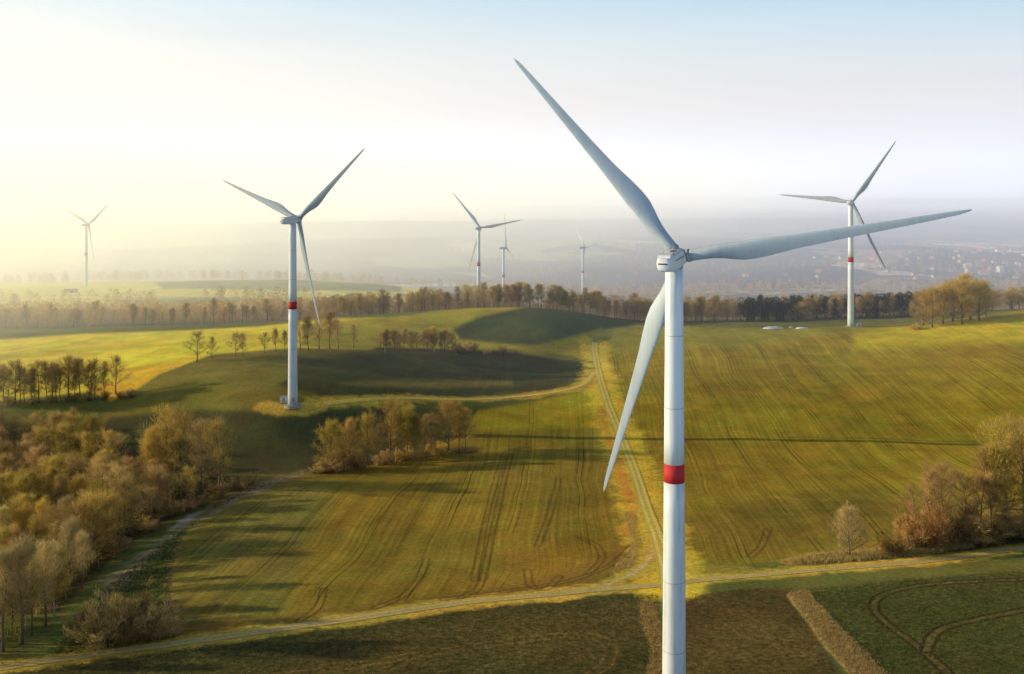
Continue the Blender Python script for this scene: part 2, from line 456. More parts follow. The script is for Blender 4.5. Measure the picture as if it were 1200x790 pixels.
# hill top in the middle
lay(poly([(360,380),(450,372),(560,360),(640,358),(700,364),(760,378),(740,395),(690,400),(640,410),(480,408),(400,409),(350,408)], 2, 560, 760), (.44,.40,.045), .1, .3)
lay(poly([(560,372),(620,358),(700,362),(770,376),(700,388),(640,408),(540,398),(530,386)], 3, 560, 760), (.08,.105,.04), .1, .3)  # shaded right flank of the hill, darkened in the ground colour
lay(poly([(600,412),(650,400),(705,385),(712,400),(694,420),(640,416)], 3, 520, 700), (.34,.30,.04), .2, .4)
# slope round the second turbine
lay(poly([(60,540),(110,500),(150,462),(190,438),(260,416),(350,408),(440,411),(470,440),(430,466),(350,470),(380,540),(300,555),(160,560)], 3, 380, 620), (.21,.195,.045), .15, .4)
lay(poly([(60,540),(130,490),(220,480),(330,482),(450,478),(520,478),(600,476),(585,500),(560,510),(440,540),(330,556),(180,560)], 4, 380, 620), (.085,.09,.036), .25, .4)  # shade on the near slope put into the ground colour
lay(poly([(350,420),(420,414),(520,412),(640,416),(692,424),(688,440),(640,458),(560,466),(450,464),(380,466),(330,452)], 5, 430, 640, 8), (.08,.09,.036), .4, .4)  # shadowed slope painted dark, on top of the terrain's own shading
lay(poly([(400,449),(480,446),(600,446),(600,452),(470,455)], 4, 430, 640), (.20,.18,.045))
# field in the middle
FA = [(560,482),(640,468),(690,455),(700,470),(713,500),(733,555),(748,600),(752,640),(738,664),(700,683),(620,697),(540,706),(400,724),(270,741),(212,742),(198,710),(200,660),(215,625),(250,590),(300,568),(360,554),(440,545),(520,520),(550,500)]
lay(poly(FA, 1.6, 200, 560, 2), (.27,.215,.03), 1, .45)
lay(poly([(560,482),(640,468),(690,455),(700,470),(713,500),(560,505),(548,495)], 4, 200, 560), (.41,.36,.03), .5, .4)
lay(poly([(212,742),(198,710),(200,660),(215,625),(250,590),(330,560),(400,560),(360,640),(330,735)], 14, 200, 560), (.20,.185,.04), .9, .5)
lay(poly([(430,700),(560,650),(700,580),(745,600),(750,640),(700,683),(560,702)], 16, 200, 560), (.30,.22,.03), .8, .5)
lay(poly([(198,735),(400,712),(540,695),(650,676),(715,645),(735,600),(748,610),(752,640),(738,664),(700,683),(620,697),(540,706),(400,724),(270,743),(212,745)], 3, 200, 560), (.26,.18,.035), .2, .6)
# field on the right
FB = [(778,640),(762,600),(748,560),(735,525),(722,490),(711,450),(706,420),(706,398),(740,385),(800,383),(900,386),(997,382),(1075,382),(1130,374),(1200,364),(1500,350),(1800,350),(1800,560),(1400,590),(1200,610),(1100,635),(1000,650),(930,656),(860,662),(800,655)]
lay(poly(FB, 1.6, 230, 780, 2), (.345,.28,.028), 1, .4)
lay(poly([(706,398),(740,385),(800,383),(900,386),(1000,388),(900,405),(800,408),(710,415)], 5, 500, 780), (.36,.34,.05), .3, .4)
lay(poly([(1000,388),(1100,380),(1200,366),(1500,350),(1500,390),(1200,400),(1000,410)], 6, 400, 780), (.53,.46,.03), .5, .4)
lay(poly([(800,600),(900,580),(1010,570),(1100,600),(1050,640),(930,655),(850,660),(790,640)], 14, 230, 780), (.24,.19,.03), 1, .5)
lay(poly([(735,560),(720,490),(850,520),(980,560),(860,590),(770,600)], 18, 230, 780), (.32,.24,.028), 1, .5)
# triangle of grass where the tracks meet
lay(poly([(745,590),(768,600),(785,645),(810,657),(870,663),(900,670),(800,692),(640,702),(700,685),(738,667),(752,640)], 3, 200, 360, 5), (.36,.29,.06), 0, .8)
# foreground strips
lay(poly([(-300,800),(0,788),(200,762),(400,734),(560,711),(700,698),(770,692),(775,800),(700,900),(-300,900)], 2, 120, 260, 3), (.10,.105,.035), .1, 1)
lay(poly([(430,745),(560,722),(740,706),(760,740),(700,775),(400,800),(330,790)], 16, 120, 260), (.15,.125,.04), .1, 1)
lay(poly([(748,706),(766,706),(778,740),(780,900),(757,900),(762,760)], 3, 120, 260, 8), (.42,.30,.10), 0, 1)
lay(poly([(796,700),(880,688),(930,690),(925,700),(985,790),(1060,900),(790,900)], 3, 120, 260, 4), (.13,.095,.035), 0, .9)
lay(poly([(800,730),(900,715),(960,760),(980,800),(800,800)], 16, 120, 260), (.17,.125,.04), 0, .9)
lay(poly([(943,690),(1060,678),(1200,668),(1500,660),(1500,900),(1130,900),(1010,790),(945,705)], 2, 120, 290, 2), (.115,.125,.036), 0, 1)
lay(poly([(923,696),(945,692),(980,730),(1014,765),(1060,810),(1110,860),(1060,860),(1003,800),(960,748)], 1.6, 120, 260, 4), (.50,.37,.15), 0, 1)
for q in ([(1230,678),(1150,681),(1090,685),(1050,692),(1028,702),(1026,716),(1045,735),(1075,757),(1100,778),(1120,800),(1150,840)],
          [(1086,762),(1094,745),(1112,734),(1150,725),(1215,712)]):
    a = line(q, 3.3, .5, wob=.5); lay(a, (.17,.15,.05))
    b = line(q, 2.9, .25, wob=.2)-line(q, 1.3, .25, wob=.2); lay(np.clip(b,0,1), (.065,.042,.02), 0, .5); lay(line(q, .9, .3, wob=.4)*.3, (.26,.19,.08))
for q, k in (([(300,796),(400,782),(480,769),(560,757),(640,746),(690,745),(714,756),(712,775),(690,792),(640,810)], 1),
          ([(520,790),(600,778),(660,768),(690,772)], .6), ([(860,716),(900,740),(930,775),(950,800)], .5)):
    b = line(q, 2.9, .28, wob=.3)-line(q, 1.7, .28, wob=.3); lay(np.clip(b,0,1)*k, (.26,.18,.05))
# meadow down on the left, pale wet path up to the grove
lay(poly([(30,780),(100,690),(170,640),(230,600),(290,575),(320,566),(250,590),(215,625),(200,660),(198,710),(205,748),(100,768),(20,780)], 3, 200, 420, 3), (.14,.19,.045), 0, .8)
lay(line([(120,700),(150,668),(185,640),(225,612),(262,592),(300,574),(335,560),(375,552)], 5.5, 2.5, wob=4), (.30,.27,.15), 0, .8)
lay(line([(200,622),(222,606),(240,600)], 3.0, 1.2, wob=2), (.36,.36,.30), 0, .4)
lay(line([(205,742),(199,712),(201,662),(216,626),(252,590),(300,567),(360,553)], 1.8, 1, wob=1.5), (.28,.22,.08), 0, .8)
# verges of the tracks
lay(line(TRACK1, 7.5, 1.6, wob=2.2), (.55,.42,.07), 0, .8)
lay(line([(698,692),(640,699),(560,706),(480,717)], 6, 1.6, wob=1.5), (.62,.48,.08))
lay(line(TRACK2, 17, 3, wob=3.5), (.74,.57,.06), 0, .7)
lay(line([(735,625),(742,600),(735,575),(722,540),(712,510),(705,480)], 4, 1.5, wob=2), (.68,.38,.06))
lay(line(ACCESS, 10, 2.2, wob=4), (.56,.41,.07), 0, .8)
lay(line([(310,476),(330,480),(350,480.5),(372,477)], 9, 1.5, wob=1.5), (.62,.44,.08), 0, .7)
lay(line([(697,401),(702,393),(716,388),(745,384),(790,381)], 4, 2, wob=1), (.38,.36,.08), 0, .7)
lay(line([(505,410),(600,413),(690,424),(700,428)], 3, 1.5, wob=1), (.22,.2,.05))
lay(line([(758,590),(768,625),(764,650),(742,671),(706,687),(650,697)], 6.5, 2, wob=3), (.62,.47,.08), 0, .7)
lay(line([(768,625),(764,650),(742,671),(706,687)], 1.3, .4, wob=.5), (.66,.55,.26)); lay(line([(776,640),(790,662),(820,674),(860,676)], 4, 1.5, wob=2), (.60,.46,.08), 0, .7)
# bank of dead grass below the right hand field
lay(line([(925,658),(960,655),(1010,652),(1060,648),(1130,640)], 4, 1.2, wob=2), (.40,.27,.08), 0, 1)
# wood floors
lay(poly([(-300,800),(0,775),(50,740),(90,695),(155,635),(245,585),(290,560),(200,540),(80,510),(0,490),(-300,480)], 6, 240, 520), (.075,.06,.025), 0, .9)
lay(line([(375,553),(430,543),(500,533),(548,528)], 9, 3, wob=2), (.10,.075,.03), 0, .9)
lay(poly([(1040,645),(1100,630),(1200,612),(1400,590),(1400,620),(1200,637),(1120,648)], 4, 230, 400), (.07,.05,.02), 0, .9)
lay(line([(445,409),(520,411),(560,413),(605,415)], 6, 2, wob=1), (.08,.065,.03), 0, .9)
# headland turning marks in the fields
for q in ([(440,712),(470,700),(490,680),(500,655)], [(655,676),(640,690),(622,686),(618,668)], [(690,672),(705,655),(700,640),(680,630)],
          [(540,700),(560,690),(566,672)], [(350,728),(372,712),(380,690)], [(1000,640),(1012,634),(1008,622)], [(1022,642),(1034,636),(1030,624)], [(880,652),(892,640),(900,620)],
          [(590,533),(578,575),(566,625),(556,680)], [(598,533),(588,575),(577,625),(566,680)], [(655,560),(645,600),(630,640)], [(740,640),(715,662),(670,680),(600,692),(520,702)]):
    b = line(q, 2.3, .3, wob=.2)-line(q, 1.2, .3, wob=.2); lay(np.clip(b,0,1)*.75, (.10,.07,.02))
me = None
idx = np.arange(nr*nc, dtype=np.int32).reshape(nr, nc)
faces = np.stack([idx[:-1,:-1], idx[:-1,1:], idx[1:,1:], idx[1:,:-1]], -1).reshape(-1, 4)
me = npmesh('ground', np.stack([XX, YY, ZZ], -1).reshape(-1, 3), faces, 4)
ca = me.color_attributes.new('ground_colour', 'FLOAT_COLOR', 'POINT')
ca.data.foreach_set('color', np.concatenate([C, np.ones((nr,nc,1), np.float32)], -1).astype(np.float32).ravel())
for nm, arr in (('furrow', FUR), ('rough', ROU)):
    at_ = me.attributes.new(nm, 'FLOAT', 'POINT'); at_.data.foreach_set('value', arr.astype(np.float32).ravel())

def ground_material():
    m, nt, b = mat('earth_and_crops', rough=1, spec=.05)
    L = nt.links
    def attr(n_):
        a = nt.nodes.new('ShaderNodeAttribute'); a.attribute_name = n_; return a
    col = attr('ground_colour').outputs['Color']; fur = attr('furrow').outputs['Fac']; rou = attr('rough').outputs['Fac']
    geo = nt.nodes.new('ShaderNodeNewGeometry'); sp = nt.nodes.new('ShaderNodeSeparateXYZ'); L.new(geo.outputs['Position'], sp.inputs[0])
    # furrows run up the valley with a slow bend
    nb = noise(nt, .008, 2, geo.outputs['Position'])
    nb2 = noise(nt, .05, 2, geo.outputs['Position'])
    rx = math_(nt, 'ADD', math_(nt, 'SUBTRACT', sp.outputs[0], math_(nt, 'MULTIPLY', sp.outputs[1], .06)), math_(nt, 'MULTIPLY', nb.outputs[0], 14))
    rx = math_(nt, 'ADD', rx, math_(nt, 'MULTIPLY', nb2.outputs[0], .6))
    cv = nt.nodes.new('ShaderNodeCombineXYZ'); L.new(rx, cv.inputs[0]); L.new(math_(nt, 'MULTIPLY', sp.outputs[1], .012), cv.inputs[1])
    nf = noise(nt, .9, 4, cv.outputs[0], .7)          # fine drill lines
    nm_ = noise(nt, .16, 2, cv.outputs[0], .6)        # broad passes
    # paired wheel marks every 21 m
    ph = math_(nt, 'MODULO', math_(nt, 'ADD', rx, 4200), 21)
    tr = None
    for c0 in (9.4, 11.3):
        d = math_(nt, 'ABSOLUTE', math_(nt, 'SUBTRACT', ph, c0))
        g = maprange(nt, d, .12, .36, 1, 0, True)
        tr = g if tr is None else math_(nt, 'MAXIMUM', tr, g)
    brk = noise(nt, .02, 3, geo.outputs['Position'])
    tr = math_(nt, 'MULTIPLY', tr, maprange(nt, brk.outputs[0], .38, .6, .1, 1))
    v1 = maprange(nt, nf.outputs[0], .32, .68, .72, 1.28)
    v2 = maprange(nt, nm_.outputs[0], .35, .65, .88, 1.12)
    fv = math_(nt, 'MULTIPLY', v1, v2)
    fv = math_(nt, 'MULTIPLY', fv, math_(nt, 'SUBTRACT', 1, math_(nt, 'MULTIPLY', tr, .5)))
    fv = math_(nt, 'ADD', 1, math_(nt, 'MULTIPLY', math_(nt, 'SUBTRACT', fv, 1), fur))
    # tufts, clods and damp patches
    n1 = noise(nt, .9, 6, geo.outputs['Position'], .7)
    n2 = noise(nt, .06, 5, geo.outputs['Position'], .6, .6)
    n3 = noise(nt, .012, 4, geo.outputs['Position'], .6, .8)
    g1 = math_(nt, 'ADD', 1, math_(nt, 'MULTIPLY', math_(nt, 'SUBTRACT', maprange(nt, n1.outputs[0], .3, .7, .35, 1.65), 1), rou))
    g2 = maprange(nt, n2.outputs[0], .3, .7, .78, 1.22)
    g3 = maprange(nt, n3.outputs[0], .3, .7, .82, 1.18)
    g = math_(nt, 'MULTIPLY', math_(nt, 'MULTIPLY', fv, g1), math_(nt, 'MULTIPLY', g2, g3))
    cc = nt.nodes.new('ShaderNodeVectorMath'); cc.operation = 'SCALE'; L.new(col, cc.inputs[0]); L.new(g, cc.inputs['Scale'])
    # hue drift between greener and browner growth
    n4 = noise(nt, .03, 5, geo.outputs['Position'], .65, 1)
    hue = mixc(nt, maprange(nt, n4.outputs[0], .38, .62), (.98,1.0,.9), (1.16,.93,.88))
    near = mixc(nt, 1.0, cc.outputs[0], hue, 'MULTIPLY')
    # far valley: quilt of fields, woods and fallow
    mp = nt.nodes.new('ShaderNodeMapping'); mp.inputs['Scale'].default_value = (.0022,.0013,0); L.new(geo.outputs['Position'], mp.inputs[0])
    nd = noise(nt, 1.2, 3, mp.outputs[0])
    vo = nt.nodes.new('ShaderNodeTexVoronoi'); vo.inputs['Scale'].default_value = 1.0; L.new(mp.outputs[0], vo.inputs['Vector'])
    sv = nt.nodes.new('ShaderNodeSeparateColor'); L.new(vo.outputs['Color'], sv.inputs[0])
    rmp = nt.nodes.new('ShaderNodeValToRGB'); L.new(sv.outputs[0], rmp.inputs[0]); e = rmp.color_ramp; e.interpolation = 'CONSTANT'
    for i, (p, c) in enumerate(((0,(.06,.055,.04)),(.25,(.22,.18,.10)),(.4,(.20,.24,.08)),(.55,(.36,.29,.17)),(.68,(.05,.045,.04)),(.85,(.50,.42,.28)))):
        el = e.elements[i] if i < 2 else e.elements.new(p); el.position = p; el.color = (*c, 1)
    nw = noise(nt, .0035, 6, geo.outputs['Position'], .65, .5)
    wood = maprange(nt, nw.outputs[0], .48, .54)
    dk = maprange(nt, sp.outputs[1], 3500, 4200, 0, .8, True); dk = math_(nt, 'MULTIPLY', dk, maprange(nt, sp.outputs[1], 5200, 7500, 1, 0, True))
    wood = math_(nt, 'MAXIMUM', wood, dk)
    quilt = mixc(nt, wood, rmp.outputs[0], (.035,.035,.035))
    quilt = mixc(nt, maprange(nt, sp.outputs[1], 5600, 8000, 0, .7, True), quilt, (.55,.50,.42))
    nfx = noise(nt, .02, 4, geo.outputs['Position'], .7)
    q2 = nt.nodes.new('ShaderNodeVectorMath'); q2.operation = 'SCALE'; L.new(quilt, q2.inputs[0]); L.new(maprange(nt, nfx.outputs[0], .3, .7, .6, 1.4), q2.inputs['Scale'])
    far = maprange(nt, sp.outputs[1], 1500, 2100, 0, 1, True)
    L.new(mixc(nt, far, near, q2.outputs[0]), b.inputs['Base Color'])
    hgt = math_(nt, 'ADD', math_(nt, 'MULTIPLY', n1.outputs[0], rou), math_(nt, 'MULTIPLY', math_(nt, 'MULTIPLY', nf.outputs[0], fur), .35))
    hgt = math_(nt, 'SUBTRACT', hgt, math_(nt, 'MULTIPLY', math_(nt, 'MULTIPLY', tr, fur), .35))
    bump(nt, hgt, .35, .35, b)
    return m
tag(link('ground', me, ground_material(), None, True), kind='structure')

# ------------------------------------------------------------------ dirt tracks, laid on the ground
def ribbon(name, pts, w, lift, material):
    c = [at(*p) for p in spline(pts, 14)]
    # even steps
    out = [c[0]]; 
    for p in c[1:]:
        d = (p.xy-out[-1].xy).length
        if d > .9:
            k = int(d/.9)
            a = out[-1].copy()
            for i in range(1, k+1): out.append(a.lerp(p, i/k))
    N = 9; V = []; UV = []; s = 0
    for i, p in enumerate(out):
        a = out[max(0,i-3)]; b = out[min(len(out)-1,i+3)]; d = (b-a).xy.normalized(); nrm = Vector((-d.y, d.x))
        if i: s += (p.xy-out[i-1].xy).length
        for j in range(N):
            t = j/(N-1)-.5; q = p.xy+nrm*w*t; V.append((q.x, q.y)); UV.append((t*w, s))
    V = np.array(V); z = height(V[:,0], V[:,1])+lift; UV = np.array(UV)
    nrow = len(out); ii = np.arange(nrow*N).reshape(nrow, N)
    f = np.stack([ii[:-1,:-1], ii[:-1,1:], ii[1:,1:], ii[1:,:-1]], -1).reshape(-1,4)[:, ::-1]
    me = npmesh(name, np.column_stack([V, z]), f, 4)
    for k, nm in ((0,'across'),(1,'along')):
        a = me.attributes.new(nm, 'FLOAT', 'POINT'); a.data.foreach_set('value', UV[:,k].astype(np.float32))
    return tag(link(name, me, material, None, True), kind='structure')
def track_mat(name, bare, grass, half=.95):
    m, nt, b = mat(name, bare, 1, .05); L = nt.links
    a = nt.nodes.new('ShaderNodeAttribute'); a.attribute_name = 'across'
    geo = nt.nodes.new('ShaderNodeNewGeometry')
    n1 = noise(nt, 1.2, 5, geo.outputs['Position'], .7); n2 = noise(nt, .15, 3, geo.outputs['Position'])
    x = math_(nt, 'ADD', math_(nt, 'ABSOLUTE', a.outputs['Fac']), math_(nt, 'MULTIPLY', math_(nt, 'SUBTRACT', n1.outputs[0], .5), .9))
    d = math_(nt, 'ABSOLUTE', math_(nt, 'SUBTRACT', x, half))
    f = maprange(nt, d, .25, .6, 1, 0, True)
    f = math_(nt, 'MULTIPLY', f, maprange(nt, n2.outputs[0], .35, .55, .5, 1))
    g = mixc(nt, maprange(nt, n1.outputs[0], .35, .65), tuple(.75*v for v in grass), tuple(1.2*v for v in grass))
    bb = mixc(nt, maprange(nt, n1.outputs[0], .35, .65), tuple(.8*v for v in bare), tuple(1.15*v for v in bare))
    L.new(mixc(nt, f, g, bb), b.inputs['Base Color']); bump(nt, math_(nt, 'SUBTRACT', n1.outputs[0], math_(nt,'MULTIPLY',f,.3)), .5, .2, b)
    return m
ribbon('dirt_track', TRACK1, 3.4, .07, track_mat('track_earth', (.58,.46,.24), (.56,.42,.10)))
ribbon('dirt_track', TRACK2, 4.0, .075, track_mat('track_earth_pale', (.80,.62,.24), (.68,.52,.06)))
ribbon('grass_track', ACCESS[1:], 3.0, .09, track_mat('track_grass', (.75,.58,.2), (.82,.6,.08)))

# ------------------------------------------------------------------ place the turbines
for T, yaw, psi, lab, det in (
    (T_MAIN, 24, 79.3, 'huge near white wind turbine seen from behind, one red band, blades crossing the sky', 2),
    (T_LEFT, 29, 50.5, 'white wind turbine on the grassy knoll at the end of the yellow strip', 2),
    (T_RIGHT, 29, 34.9, 'white wind turbine at the top of the right field, in front of the dark wood', 1),
    (T_FAR, 27, 54.0, 'pale wind turbine fading in yellow haze on the far left hill', 0),
    (T_MID, 25, 79, 'taller of the two wind turbines side by side behind the central ridge wood', 0),
    (T_B, 60, 2, 'wind turbine with one blade straight up, just right of a taller one behind the wood', 0),
    (T_C, 62, -42, 'faintest small wind turbine behind the wood, left of the near turbine blades', 0)):
    zt = h1(T.x, T.y)
    print('turbine', [round(v,1) for v in T], 'ground', round(zt,1))
    turbine(Vector((T.x, T.y, T.z)), R(yaw), R(psi), lab, detail=det)

# ------------------------------------------------------------------ trees
def twig_mat(name, c, c2, trans=.4):
    m = bpy.data.materials.new(name); m.use_nodes = True; nt = m.node_tree; nt.nodes.clear(); L = nt.links
    out = nt.nodes.new('ShaderNodeOutputMaterial')
    a = nt.nodes.new('ShaderNodeAttribute'); a.attribute_name = 'shade'
    oi = nt.nodes.new('ShaderNodeObjectInfo')
    col = mixc(nt, a.outputs['Fac'], c, c2)
    hs = nt.nodes.new('ShaderNodeHueSaturation'); L.new(col, hs.inputs['Color'])
    L.new(maprange(nt, oi.outputs['Random'], 0, 1, .487, .512), hs.inputs['Hue'])
    r2 = math_(nt, 'FRACT', math_(nt, 'MULTIPLY', oi.outputs['Random'], 37.3))
    L.new(maprange(nt, r2, 0, 1, .68, 1.3), hs.inputs['Value'])
    d = nt.nodes.new('ShaderNodeBsdfDiffuse'); t = nt.nodes.new('ShaderNodeBsdfTranslucent'); mx = nt.nodes.new('ShaderNodeMixShader')
    L.new(hs.outputs[0], d.inputs[0]); L.new(hs.outputs[0], t.inputs[0]); mx.inputs[0].default_value = trans
    L.new(d.outputs[0], mx.inputs[1]); L.new(t.outputs[0], mx.inputs[2]); L.new(mx.outputs[0], out.inputs['Surface'])
    return m
M_TW = twig_mat('golden_twigs', (.33,.23,.055), (.72,.54,.13))
M_TWB = twig_mat('brown_twigs', (.30,.21,.085), (.66,.46,.18))
M_TWP = twig_mat('pale_twigs', (.32,.25,.10), (.66,.54,.24))
M_TWR = twig_mat('rust_twigs', (.26,.14,.045), (.52,.32,.11))
M_TWD = twig_mat('dark_needles', (.018,.026,.014), (.05,.065,.03), .1)
M_BARK = noisy_mat('bark', (.20,.155,.10), (.11,.085,.06), 3, .95, .1)
M_BIRCH = noisy_mat('birch_bark', (.55,.52,.44), (.30,.27,.22), 2.5, .8, .1)

def slivers(name, pos, dirs, ln, wd, shade, material, parent=None, g=None):
    g = g or rng
    n = len(pos)
    d = dirs/np.linalg.norm(dirs, axis=1, keepdims=True)
    r = g.normal(size=(n,3)); s = np.cross(d, r); s /= np.linalg.norm(s, axis=1, keepdims=True)+1e-9
    a = pos-s*wd[:,None]*.5; b = pos+s*wd[:,None]*.5; c = pos+d*ln[:,None]
    v = np.stack([a,b,c], 1).reshape(-1,3)
    me = npmesh(name, v, np.arange(3*n).reshape(n,3), 3)
    at_ = me.attributes.new('shade', 'FLOAT', 'POINT')
    at_.data.foreach_set('value', np.repeat(shade, 3).astype(np.float32))
    return me
def skeleton(kind, H, seed):
    g = np.random.default_rng(seed)
    tubes = []; P_, D_, Wt = [], [], []
    prof = dict(
      oak=dict(h0=.22, rad=.33, n=18, rise=(.35,1.1), tw=18, tr=.022),
      ash=dict(h0=.30, rad=.23, n=19, rise=(.8,1.7), tw=18, tr=.016),
      birch=dict(h0=.25, rad=.17, n=24, rise=(.7,1.4), tw=24, tr=.012),
      willow=dict(h0=.10, rad=.36, n=23, rise=(.4,1.3), tw=21, tr=.024),
      slim=dict(h0=.22, rad=.15, n=18, rise=(.8,1.6), tw=9, tr=.012),
      bare=dict(h0=.25, rad=.36, n=14, rise=(.4,1.1), tw=12, tr=.02),
    )[kind]
    lean = g.normal(0,.03,2)*H
    N = 9; top = .93
    tp = []
    w = np.zeros(2)
    for i in range(N):
        f = i/(N-1); w = w+g.normal(0,.008,2)*H
        tp.append(np.array([lean[0]*f*f+w[0], lean[1]*f*f+w[1], H*top*f-.5*(i==0)]))
    r0 = prof['tr']*H
    tubes.append((tp, [r0*(1-f/(N-1)*.93)*(1.3 if f == 0 else 1) for f in range(N)], 7))
    az = g.uniform(0, 6.28)
    for i in range(prof['n']):
        f = prof['h0']+(1-prof['h0'])*(i/(prof['n']-1))**.9*.97
        az += 2.4+g.normal(0,.35)
        k = f*(N-1); a = int(min(k, N-2)); b0 = tp[a]+(tp[a+1]-tp[a])*(k-a)
        # rounded outline, widest at 55 per cent of the height
        u = (f-prof['h0'])/(1-prof['h0'])
        ln = prof['rad']*H*(math.sin(PI*min(1, .22+.72*u**.85))**.7)*g.uniform(.72,1.2)
        rise = g.uniform(*prof['rise'])*(.5+.9*u)
        d = np.array([math.cos(az), math.sin(az), rise]); d /= np.linalg.norm(d)
        if kind == 'oak' or kind == 'willow': ln *= 1.15
        pts = [b0]; dd = d.copy(); M = 5
        for j in range(M):
            dd = dd+g.normal(0,.13,3)+np.array([0,0,.07]); dd /= np.linalg.norm(dd); pts.append(pts[-1]+dd*ln/M)
        rb = r0*.42*(1-f*.75)
        tubes.append((pts, [rb*(1-j/(M)*.85) for j in range(M+1)], 5))
        for j in range(1, M+1):
            for q in range(2 if j < 3 else 3):
                e = dd+g.normal(0,.75,3); e[2] = abs(e[2])*.7+.15; e /= np.linalg.norm(e)
                sl = (ln*g.uniform(.28,.55)+H*.03)*(1.1-j/M*.3)
                o = pts[j]; e1 = e+g.normal(0,.2,3); e1 /= np.linalg.norm(e1)
                p1 = o+e*sl*.5; p2 = p1+e1*sl*.5
                tubes.append(([o,p1,p2], [rb*.35, rb*.22, rb*.08], 3))
                m = int(prof['tw']*g.uniform(.6,1.4))
                t = g.uniform(.15,1.05,m)[:,None]
                pp = np.where(t < .5, o+(p1-o)*t*2, p1+(p2-p1)*(t-.5)*2)+g.normal(0,.026*H,(m,3))*np.array([1,1,.9])
                P_.append(pp); D_.append(e+g.normal(0,.5,(m,3))+np.array([0,0,.55])); Wt.append(np.full(m, u))
    return tubes, np.concatenate(P_), np.concatenate(D_), np.concatenate(Wt), g
def make_proto(kind, H, seed, tm=None, bm=None, wide=.058, length=(.6,2.0)):
    if kind == 'spruce':
        g = np.random.default_rng(seed); mb = MB(); mb.tube([(0,0,-.5),(0,0,H*.5),(0,0,H*.97)], [.02*H,.011*H,.003*H], 6)
        n = 5200; f = g.random(n)**.75; zz = H*(.10+.90*(1-f*1.0)); zz = H*(.08+.92*g.random(n)**.8)
        az = g.uniform(0,6.28,n); lay_ = .75+.25*np.sin(zz*3.2+az)
        rr = .17*H*np.clip(1.12-zz/H,0,1)**.75*lay_*g.random(n)**.35
        pos = np.stack([rr*np.cos(az), rr*np.sin(az), zz-rr*.25],1)
        dr = np.stack([np.cos(az), np.sin(az), g.normal(-.2,.35,n)],1)+g.normal(0,.3,(n,3))
        cm = slivers('crown', pos, dr, g.uniform(.5,1.1,n), g.uniform(.12,.22,n), g.random(n), tm, g=g)
        return mb, cm, bm, tm
    if kind == 'bush':
        g = np.random.default_rng(seed); mb = MB(); P_, D_, U_ = [], [], []
        for i in range(16):
            az = g.uniform(0,6.28); b0 = np.array([math.cos(az), math.sin(az), 0])*g.uniform(0,.22)*H
            d = np.array([math.cos(az)*.55, math.sin(az)*.55, 1])+g.normal(0,.2,3); d /= np.linalg.norm(d)
            L_ = H*g.uniform(.6,1.02)*(1-.2*abs(d[0]))
            p = [b0-np.array([0,0,.3]), b0+d*L_*.5, b0+(d+g.normal(0,.12,3))*L_*.92]
            mb.tube(p, [.012*H,.008*H,.002*H], 5)
            for j in range(11):
                t = g.uniform(.12,1); o = p[0]+(p[2]-p[0])*t
                e = g.normal(0,1,3); e[2] = abs(e[2]); e /= np.linalg.norm(e)
                m = 22; s_ = g.uniform(0,1,m)[:,None]
                P_.append(o+e*s_*H*.26*(1.1-t*.5)+g.normal(0,.03*H,(m,3))); D_.append(e+d*.7+g.normal(0,.5,(m,3))); U_.append(np.full(m,t))
        pos = np.concatenate(P_); dr = np.concatenate(D_); u = np.concatenate(U_); n = len(pos)
        pos[:,2] = np.maximum(pos[:,2], .1)
        cm = slivers('crown', pos, dr, g.uniform(.35,.9,n), g.uniform(.05,.1,n), np.clip(g.random(n)*.7+u*.3,0,1), tm, g=g)
        return mb, cm, bm, tm
    tubes, pos, dr, u, g = skeleton(kind, H, seed)
    mb = MB()
    for p, r_, k in tubes: mb.tube([Vector(q) for q in p], [max(x,.018) for x in r_], k)
    n = len(pos)
    cm = slivers('crown', pos, dr, g.uniform(*length, n), g.uniform(wide*.6, wide*1.3, n), np.clip(g.random(n)*.75+u*.25,0,1), tm, g=g)
    return mb, cm, bm, tm
PROTO = {}
def proto(key, kind, H, seeds, tm, bm=None, **k):
    out = []
    for s in seeds:
        mb, cm, b_, t_ = make_proto(kind, H, s, tm, bm or M_BARK, **k)
        tmesh = bpy.data.meshes.new('trunk'); tmesh.from_pydata(mb.v, [], mb.f); tmesh.materials.append(bm or M_BARK)
        tmesh.polygons.foreach_set('use_smooth', np.ones(len(tmesh.polygons), bool))
        cm.materials.append(tm)
        out.append((tmesh, cm, H))
    PROTO[key] = out
proto('oak', 'oak', 18, (1,2,3), M_TW)
proto('oak_brown', 'oak', 18, (4,5), M_TWB)
proto('ash', 'ash', 19, (6,7), M_TW)
proto('ash_brown', 'ash', 19, (8,9), M_TWB)
proto('ash_pale', 'ash', 19, (16,17), M_TWP)
proto('birch', 'birch', 18, (10,11), M_TW, M_BIRCH, wide=.06)
proto('willow', 'willow', 14, (12,13), M_TW)
proto('willow_brown', 'willow', 14, (14,15), M_TWB)
proto('slim', 'slim', 17, (18,19,20), M_TWB, wide=.06)
proto('bare', 'bare', 13, (21,22), M_TWB)
proto('spruce', 'spruce', 18, (23,24), M_TWD)
proto('dark', 'ash', 19, (31,32), M_TWD); proto('bush', 'bush', 6, (25,26), M_TWB)
proto('bush_red', 'bush', 6, (27,), M_TWR)
proto('bush_gold', 'bush', 6, (28,), M_TW)
KIND = dict(dark='dark_tree', oak='bare_tree', oak_brown='bare_tree', ash='bare_tree', ash_brown='bare_tree', ash_pale='bare_tree', birch='birch_tree',
            willow='bushy_tree', willow_brown='bushy_tree', slim='slender_tree', bare='bare_tree', spruce='spruce_tree', bush='bush', bush_red='bush', bush_gold='bush')
NT = [0]
